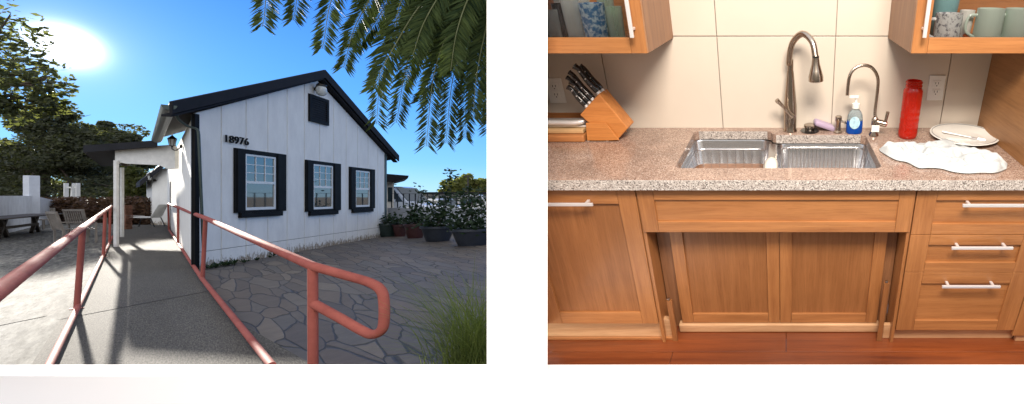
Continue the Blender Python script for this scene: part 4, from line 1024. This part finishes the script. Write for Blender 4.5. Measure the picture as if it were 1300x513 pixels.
# ---- outlets
def outlet(px,py,label):
    c=KY(px,py,YW); t=kthing('wall_outlet',label,'outlet','white wall outlets above the counter')
    m=MB(); m.box(c.x-.040,c.x+.040,YW-.007,YW-.0005,c.z-.062,c.z+.062,bev=.002); m.build('cover_plate',M['plastic_white'],t)
    for s in (-1,1):
        m=MB(); m.box(c.x-.018,c.x+.018,YW-.0095,YW-.0072,c.z+s*.021-.016,c.z+s*.021+.016,bev=.001); so=m.build('socket',M['plastic_white'],t)
        m=MB()
        for dx in (-.007,.007): m.box(c.x+dx-.0013,c.x+dx+.0013,YW-.0102,YW-.0096,c.z+s*.021-.001,c.z+s*.021+.009)
        m.box(c.x-.0025,c.x+.0025,YW-.0102,YW-.0096,c.z+s*.021-.011,c.z+s*.021-.006); m.build('slot',M['slot'],so)
outlet(706,115,'white double outlet on the tiles behind the knife block'); outlet(1188,111.5,'white double outlet on the tiles between red bottle and wood panel')
# ---- knife block, knives
kb=kthing('knife_block','slanted wooden knife block holding black handled knives','knife block')
yb=KZ(757,179,ZC).y; yk=yb
def kp(px,py,y=None): return KY(px,py,y or yk)
# profile measured in the front plane, extruded back and right
ext=Vector((.035,.075,0))
prof_=[kp(771,179.5),kp(790,172,yk+.05),kp(798,160,yk+.075),kp(760,117,yk+.06),kp(734,146,yk)]
body=[Vector((p.x,yk,p.z)) for p in (kp(772,178.5),kp(783,178.5),kp(797,163),kp(760,119),kp(736,146))]
m=MB(); m.prism(body,(.0,.10,0)); m.build('block_body',M['block'],kb,bevel=.004)
ft_=[kp(743.5,156.5,yk-.012),kp(769,156.5,yk-.012),kp(786,178,yk-.012),kp(773,179.8,yk-.012),kp(745.5,179.8,yk-.012)]
m=MB(); m.prism([Vector((p.x,yk-.012,max(p.z,ZC+.006))) for p in ft_],(0,.009,0)); 
m.prism([Vector((p.x,yk+.101,max(p.z,ZC+.006))) for p in ft_],(0,.009,0)); m.build('foot_plate',M['block'],kb,bevel=.002)
m=MB()
for px,dy in ((747,0),(771,0),(747,.09),(783,.09)):
    p=kp(px,180,yk+dy-.004); m.lathe([(0,0),(.006,0),(.006,.007),(0,.007)],(p.x,yk+dy,ZC),10)
m.build('rubber_foot',M['plastic_white'],kb)
A_=body[4]; B_=body[3]; ax=(B_-A_); exitn=(body[3]-body[2]).normalized()
kn=[(.92,.03,.125,.0135,'largest black knife handle, topmost in the block'),(.93,.07,.115,.013,'second large black handle behind the topmost knife'),(.66,.015,.105,.010,'steel edged black handle below the topmost knife, front row'),(.50,.015,.10,.010,'middle steel edged black handle in the front row'),(.34,.015,.095,.010,'lowest steel edged black handle in the front row'),(.52,.065,.13,.011,'black handle sticking out upper left in the back row'),(.34,.065,.125,.011,'black handle in the back row, second from lower left'),(.16,.055,.10,.010,'lowest black handle in the block, nearest the cutting boards')]
for i,(t,dy,L_,r_,lab) in enumerate(kn):
    L_*=1.22; r_*=1.12
    p=A_.lerp(B_,t)+Vector((0,dy,0)); e=exitn; k=kthing('knife',lab,'knife','knives in the wooden block')
    m=MB(); m.tube([p-e*.012,p+e*.012],[r_*.72]*2,8); m.build('bolster',M['chrome'],k)
    s_=ax.normalized()
    m=MB(); pts=[p+e*.012,p+e*.03,p+e*(L_*.5)-s_*.003,p+e*(L_*.85),p+e*L_-s_*.006,p+e*(L_+.006)-s_*.008]
    m.tube(catm(pts,3),[r_*(.9+.12*math.sin(j*.5)) if j<13 else r_*(1.05-.3*(j-13)) for j in range(16)],12); h=m.build('handle',M['black'],k,smooth=True)
    m=MB(); 
    for f_ in (.3,.55,.8): m.tube([p+e*(L_*f_)-Vector((0,r_*1.12,0)),p+e*(L_*f_)+Vector((0,r_*1.12,0))],.0028,8)
    m.build('rivet',M['chrome'],h)
# ---- boards and tray at the left
yb_=KZ(720,181,ZC).y
x1_=KZ(742,181,ZC).x
m=MB(); m.box(-1.25,x1_,yb_,yb_+.20,ZC+.001,ZC+.033,bev=.006); ktag(m.build('cutting_board',M['board']),'thick wooden cutting board lying under the metal tray','cutting board')
xr=KY(744,160,yb_+.03).x
m=MB(); m.box(-1.25,xr-.02,yb_+.03,yb_+.19,ZC+.034,ZC+.054,bev=.004); ktag(m.build('cutting_board',simple('pale_board',(.55,.36,.18),.5)),'thin pale cutting board stacked on the thick one','cutting board')
m=MB(); m.tube(catm([(-1.25,yb_+.05,ZC+.082),(-1.1,yb_+.05,ZC+.082),(xr-.05,yb_+.05,ZC+.082),(xr-.008,yb_+.075,ZC+.09),(xr,yb_+.14,ZC+.09)],5),.012,10); m.box(-1.25,xr-.015,yb_+.06,yb_+.18,ZC+.056,ZC+.066,bev=.003)
ktag(m.build('metal_tray',M['chrome'],smooth=True),'shiny metal tray with rolled rim on top of the boards','tray')
yB=yb_+.22; zb_=KY(700,143,yB).z
m=MB(); m.box(-1.25,KY(742,150,yB).x,yB,yB+.02,ZC+.001,zb_,bev=.004); ktag(m.build('cutting_board',M['board']),'upright wooden board leaning behind the tray at the left','cutting board')
# ---- cabinets
def shaker(parent,name,x0,x1,z0,z1,y,fw,th=.02,fwz=None,panel='oakdark',rec=.011,top=None):
    fz=fwz or fw; g=.0008
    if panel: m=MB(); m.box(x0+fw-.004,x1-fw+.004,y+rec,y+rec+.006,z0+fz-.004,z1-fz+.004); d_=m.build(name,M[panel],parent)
    else: m=MB(); m.box(x0+fw-.004,x1-fw+.004,y+rec,y+rec+.003,z0+fz-.004,z1-fz+.004); d_=m.build(name,M['pane'],parent)
    for a,b in ((x0,x0+fw-g),(x1-fw+g,x1)): m=MB(); m.box(a,b,y,y+th,z0,z1,bev=.0015); m.build('stile',M['oakv'],d_)
    for a,b in ((z1-fz,z1),(z0,z0+fz)): m=MB(); m.box(x0+fw,x1-fw,y,y+th,a,b,bev=.0015); m.build('rail',M['oak'],d_)
    return d_
def bar(parent,a,b,out=.035,r=.0065,vert=False):
    a=Vector(a); b=Vector(b); o=Vector((0,-out,0)); m=MB(); d_=(b-a).normalized()
    m.beam(a+o,b+o,.014,.010,up=(0,1,0)) if vert else m.beam(a+o,b+o,.010,.013)
    for p in (a+d_*.03,b-d_*.03): m.beam(p,p+o,.012,.010)
    return m.build('handle',M['chrome'],parent,bevel=.002)
ZT=-.793; ZB=-1.5217
XL0,XL1=-1.155,-.617; XD0,XD1=.535,1.108
ca=kthing('base_cabinet','left oak base cabinet with one shaker door and steel bar handle','cabinet')
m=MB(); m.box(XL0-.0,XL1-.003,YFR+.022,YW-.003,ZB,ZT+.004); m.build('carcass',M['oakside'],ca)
d_=shaker(ca,'door',XL0,XL1,ZB,ZT,YFR,.076,fwz=.070); a=KY(757,254.5,YFR); bar(d_,(-1.12,YFR,a.z),(a.x,YFR,a.z))
m=MB(); m.box(-1.2,KY(857,420,1.616).x,1.616,1.64,ZF+.001,ZB-.001); m.build('toe_kick',M['oakpale'],ca)
m=MB(); m.box(-1.2,KY(857,420,1.605).x,1.606,1.6155,ZF+.001,ZF+.018,bev=.003); m.build('shoe_moulding',M['oak'],ca)
cs=kthing('sink_cabinet','oak sink cabinet with apron panel over two recessed plain doors','cabinet')
shaker(cs,'apron_panel',-.609,.530,KY(985,295,YFR).z,ZT,YFR,.066,fwz=.052,panel='oak',rec=.008)
YR=1.670; zB=ZF+.055; zT=-.93
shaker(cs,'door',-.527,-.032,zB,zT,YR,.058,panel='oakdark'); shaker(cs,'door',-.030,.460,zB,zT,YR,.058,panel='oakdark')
for xa,xb in ((-.6165,-.528),(.534,.461)):
    s_=1 if xa<0 else -1
    m=MB(); m.box(min(xa+.002*s_,xa+.016*s_),max(xa+.002*s_,xa+.016*s_),YFR+.006,YR+.034,ZF+.001,-.80); m.build('side_panel',M['oakv'],cs)
m=MB(); m.box(-.598,.516,YR+.035,YW-.002,ZF,-.92); m.build('carcass',M['oakside'],cs)
m=MB(); m.box(-.545,.475,YR-.012,YR+.028,ZF+.001,zB-.004,bev=.006); m.build('ledge',M['oakpale'],cs)
for s,px in ((-1,858),(1,1117.5)):
    a=KY(px,430 if s<0 else 416,1.612); b=KY(px+(-3 if s<0 else 2),380 if s<0 else 358,1.612)
    m=MB(); m.box(a.x-.012,a.x+.012,1.600,1.6135,ZF+.001,b.z); o=m.build('kick_post',M['oakdark'],cs)
    m=MB(); m.box(a.x-.008,a.x+.006,1.600,1.6125,b.z+.001,b.z+.012,bev=.003); m.build('steel_clip',M['nickel'],o)
cd=kthing('drawer_cabinet','right oak cabinet with three stacked drawers and steel bar handles','cabinet')
m=MB(); m.box(XD0+.003,XD1,YFR+.022,YW-.003,-1.565,ZT+.004); m.build('carcass',M['oakside'],cd)
zz=[ZT,-1.013,-1.214,-1.566]
for i,(zt_,zb__,pc_,px0,px1) in enumerate(((zz[0],zz[1],261,1222,1318),(zz[1],zz[2],315,1208,1286),(zz[2],zz[3],364,1196,1270))):
    d_=shaker(cd,'drawer',XD0,XD1,zb__+.0015,zt_-.0015,YFR,.085,fwz=.052 if i<2 else .062,panel='oak'); a=KY(px0,pc_,YFR-.035); b=KY(px1,pc_,YFR-.035); bar(d_,(a.x,YFR,a.z),(b.x,YFR,a.z))
m=MB(); m.box(KY(1120,430,1.62).x,1.14,1.62,1.64,ZF+.001,-1.566); m.build('toe_kick',M['oakpale'],cd)
cn=kthing('base_cabinet','oak cabinet just entering the frame at the lower right corner','cabinet')
m=MB(); m.box(1.125,1.40,YFR+.022,YW-.003,ZB-.045,ZT+.004); m.build('carcass',M['oakside'],cn)
shaker(cn,'door',1.112,1.42,-1.6,ZT,YFR-.001,.07)
m=MB(); m.box(1.145,1.42,1.60,1.62,ZF+.001,-1.602); m.build('toe_kick',M['oakpale'],cn)
# right wood panel and upper cabinets
m=MB(); m.box(.998,1.02,1.50,YW-.001,ZC+.001,-.293); ktag(m.build('wood_partition',wood('panel_wood',(.26,.12,.04),(.38,.19,.075),'y',.5)),'brown wood panel closing the counter at its right end','panel')
ZU=-.292; YU=1.756
def upper(x0,x1,hx,label,inward):
    t=kthing('wall_cabinet',label,'cabinet','oak wall cabinets with glass doors'); m=MB(); zt=.16
    m.box(x0,x1,YU+.022,YW-.001,ZU,ZU+.018); m.box(x0,x0+.018,YU+.022,YW-.001,ZU+.018,zt); m.box(x1-.018,x1,YU+.022,YW-.001,ZU+.018,zt); m.build('carcass',M['oakside'],t)
    m=MB(); m.box(x0+.018,x1-.018,YW-.012,YW-.002,ZU+.018,zt); m.build('back_panel',M['oak'],t)
    d_=shaker(t,'door',x0,x1,ZU,zt,YU,.062,fwz=.058,panel=None)
    bar(d_,(hx,YU,ZU+.062),(hx,YU,ZU+.40),vert=True)
    return t
upper(-1.02,-.537,KY(802,40,YU-.03).x,'left wall cabinet with glass door full of drinking glasses',-1)
upper(.484,1.40,KY(1174,40,YU-.03).x,'right wall cabinet with glass door full of mugs',1)
ZS=ZU+.019
def cup(px,Yc,r,h,mat,label,name='drinking_glass',cat='glass',group='glasses in the left wall cabinet',taper=.85,hnd=0):
    c=KY(px,40,Yc); c.z=ZS; t=kthing(name,label,cat,group)
    m=MB(); m.lathe([(0,.002),(r*taper,.002),(r*(taper+.05),.01),(r,h),(r*.93,h),(r*taper*.9,.012),(0,.010)],c,24); m.build('cup_body',mat,t,smooth=True)
    if hnd: m=MB(); m.tube(catm([c+Vector((hnd*r*.9,0,h*.82)),c+Vector((hnd*(r+.03),0,h*.78)),c+Vector((hnd*(r+.035),0,h*.4)),c+Vector((hnd*r*.9,0,h*.2))],5),.006,8); m.build('mug_handle',mat,t,smooth=True)
cup(757,1.84,.048,.155,M['bluepat'],'stout glass with mottled blue pattern')
cup(731,1.85,.034,.17,M['thin'],'tall clear tumbler left of the blue patterned glass')
cup(783,1.88,.034,.14,M['thingreen'],'green tinted glass beside the cabinet stile')
cup(745,1.97,.036,.21,M['thin'],'tall clear glass standing behind the blue patterned one')
cup(775,1.97,.034,.20,M['thingreen'],'tall greenish glass at the back right of the shelf')
cup(716,1.90,.026,.15,M['black'],'slim black cup between clear glasses',cat='cup')
cup(703,1.84,.030,.13,M['thin'],'leftmost short clear glass in the cabinet')
cup(722,2.00,.034,.22,M['thin'],'tall clear glass at the back left of the shelf')
cup(1202,1.85,.052,.118,M['mugpat'],'white mug with grey floral print, leftmost on the shelf','mug','mug','mugs in the right wall cabinet',.96,-1)
cup(1224,1.90,.030,.125,M['ceramic'],'narrow white cup beside the floral mug','mug','cup','mugs in the right wall cabinet',.7)
cup(1253,1.85,.052,.135,M['mugband'],'green and navy glazed mug in the middle of the shelf','mug','mug','mugs in the right wall cabinet',.98,-1)
cup(1288,1.85,.052,.135,M['mugband'],'green and navy glazed mug half hidden at the right edge','mug','mug','mugs in the right wall cabinet',.98,-1)
cup(1195,1.98,.055,.165,M['teal'],'teal bowl shaped cup behind the floral mug','mug','cup','mugs in the right wall cabinet',.75)
m=MB(); c=KY(1229,36,1.868); c.z=ZS+.02; m.lathe([(0,0),(.012,.004),(.016,.012),(.010,.022),(0,.024)],c,12); ktag(m.build('ceramic_fish',simple('orange_glaze',(.6,.13,.03),.3),smooth=True),'small orange ceramic ornament between the mugs','ornament')
# ================================================================ LIGHT, SKY, CAMERA
SUN=Vector((-918,554,192)).normalized()
w=bpy.data.worlds.new('World'); sc.world=w; w.use_nodes=True; nt=w.node_tree; nt.nodes.clear()
out=nt.nodes.new('ShaderNodeOutputWorld'); bg=nt.nodes.new('ShaderNodeBackground'); sky=nt.nodes.new('ShaderNodeTexSky')
sky.sky_type='NISHITA'; sky.sun_disc=False; sky.sun_elevation=math.asin(SUN.z); sky.sun_rotation=math.atan2(SUN.x,SUN.y)
sky.air_density=SKY_AIR; sky.dust_density=SKY_DUST; sky.ozone_density=SKY_OZ; sky.altitude=0
hs=nt.nodes.new('ShaderNodeMix'); hs.data_type='RGBA'; hs.blend_type='MULTIPLY'; hs.inputs[0].default_value=1; hs.inputs[7].default_value=(*SKY_TINT,1)
nt.links.new(sky.outputs[0],hs.inputs[6])
bg.inputs[1].default_value=SKY_STR; nt.links.new(hs.outputs[2],bg.inputs[0])
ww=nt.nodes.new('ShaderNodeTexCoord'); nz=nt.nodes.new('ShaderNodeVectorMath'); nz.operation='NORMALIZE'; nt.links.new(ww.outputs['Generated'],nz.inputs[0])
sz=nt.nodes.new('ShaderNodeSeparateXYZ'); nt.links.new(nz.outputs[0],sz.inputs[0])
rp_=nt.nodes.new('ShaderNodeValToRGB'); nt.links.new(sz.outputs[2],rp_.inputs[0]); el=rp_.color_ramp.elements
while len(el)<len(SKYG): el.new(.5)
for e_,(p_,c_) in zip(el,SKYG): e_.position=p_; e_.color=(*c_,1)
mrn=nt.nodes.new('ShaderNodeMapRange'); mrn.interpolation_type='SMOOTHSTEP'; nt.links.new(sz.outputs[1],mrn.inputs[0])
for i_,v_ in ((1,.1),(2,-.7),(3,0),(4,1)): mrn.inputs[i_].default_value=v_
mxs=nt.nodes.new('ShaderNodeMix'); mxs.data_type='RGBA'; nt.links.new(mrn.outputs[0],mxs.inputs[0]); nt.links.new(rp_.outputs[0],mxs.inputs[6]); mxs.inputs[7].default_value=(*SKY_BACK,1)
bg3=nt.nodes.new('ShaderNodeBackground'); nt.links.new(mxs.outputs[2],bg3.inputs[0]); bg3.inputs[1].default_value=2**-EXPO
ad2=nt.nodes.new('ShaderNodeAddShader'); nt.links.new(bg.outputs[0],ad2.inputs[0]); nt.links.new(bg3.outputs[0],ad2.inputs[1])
# bloom of the visible sun, as light in the sky round the sun's own direction
geo=nt.nodes.new('ShaderNodeTexCoord')
def vm(op,a,b=None):
    x=nt.nodes.new('ShaderNodeVectorMath'); x.operation=op; nt.links.new(a,x.inputs[0])
    if b is not None: x.inputs[1].default_value=b
    return x
def mt_(op,a,b=None,c=None):
    x=nt.nodes.new('ShaderNodeMath'); x.operation=op
    for i,v in enumerate((a,b,c)):
        if v is None: continue
        if hasattr(v,'links'): nt.links.new(v,x.inputs[i])
        else: x.inputs[i].default_value=v
    return x.outputs[0]
nv=vm('NORMALIZE',geo.outputs['Generated']).outputs[0]
e1=Vector((0,0,1)).cross(SUN).normalized()*-1; e2=SUN.cross(e1).normalized()
if e2.z<0: e2=-e2
ang=math.radians(-32); f1=e1*math.cos(ang)+e2*math.sin(ang); f2=-e1*math.sin(ang)+e2*math.cos(ang)
A1=vm('DOT_PRODUCT',nv,f1).outputs['Value']; A2=vm('DOT_PRODUCT',nv,f2).outputs['Value']; A0=vm('DOT_PRODUCT',nv,SUN).outputs['Value']
r2=mt_('ADD',mt_('POWER',mt_('ABSOLUTE',mt_('DIVIDE',A1,.0148)),2.0),mt_('POWER',mt_('ABSOLUTE',mt_('DIVIDE',A2,.0132)),2.0))
front=mt_('GREATER_THAN',A0,0)
core=mt_('MULTIPLY',mt_('POWER',2.718,mt_('MULTIPLY',mt_('POWER',r2,1.0),-.62)),1.0)
halo=mt_('DIVIDE',1.0,mt_('ADD',1.0,mt_('POWER',mt_('MULTIPLY',r2,.16),1.0)))
s_=mt_('MULTIPLY',mt_('ADD',mt_('MULTIPLY',core,SUN_CORE),mt_('MULTIPLY',halo,SUN_HALO)),front)
bg2=nt.nodes.new('ShaderNodeBackground'); bg2.inputs[0].default_value=(1,.97,.93,1); nt.links.new(s_,bg2.inputs[1])
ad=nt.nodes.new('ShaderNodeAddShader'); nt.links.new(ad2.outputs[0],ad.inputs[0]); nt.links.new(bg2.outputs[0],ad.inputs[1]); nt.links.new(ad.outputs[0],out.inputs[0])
ld=bpy.data.lights.new('sun','SUN'); ld.energy=SUN_E; ld.angle=math.radians(.5); ld.color=(1,.93,.82)
so=bpy.data.objects.new('sun',ld); COL.objects.link(so); so.rotation_euler=SUN.to_track_quat('Z','Y').to_euler(); so.location=SUN*50
ll=bpy.data.lights.new('kitchen_fill_light','AREA'); ll.shape='RECTANGLE'; ll.size=1.0; ll.size_y=.6; ll.energy=LAMP_E; ll.color=LAMP_C  # added fill lamp, unseen above the camera, brightens kitchen and white wall
lo=bpy.data.objects.new('kitchen_fill_light',ll); COL.objects.link(lo); lo.location=(.25,-.35,2.75)
dv=Vector((0,2.1,1.1))-lo.location; lo.rotation_euler=(-dv).to_track_quat('Z','Y').to_euler()
cam=bpy.data.cameras.new('camera'); co=bpy.data.objects.new('camera',cam); COL.objects.link(co)
cam.sensor_fit='HORIZONTAL'; cam.sensor_width=36; cam.lens=554/1300*36; cam.shift_x=(650-998)/1300; cam.shift_y=(250-256.5)/1300
cam.clip_start=.05; cam.clip_end=5000
co.location=(0,0,EYE); co.rotation_euler=(PI/2,0,0); sc.camera=co
sc.render.engine='CYCLES'; sc.cycles.caustics_reflective=False; sc.cycles.caustics_refractive=False; sc.cycles.blur_glossy=1.0
sc.view_settings.view_transform='Standard'; sc.view_settings.look='None'; sc.view_settings.gamma=1; sc.view_settings.exposure=EXPO
try: sc.view_settings.use_curve_mapping=False
except Exception: pass
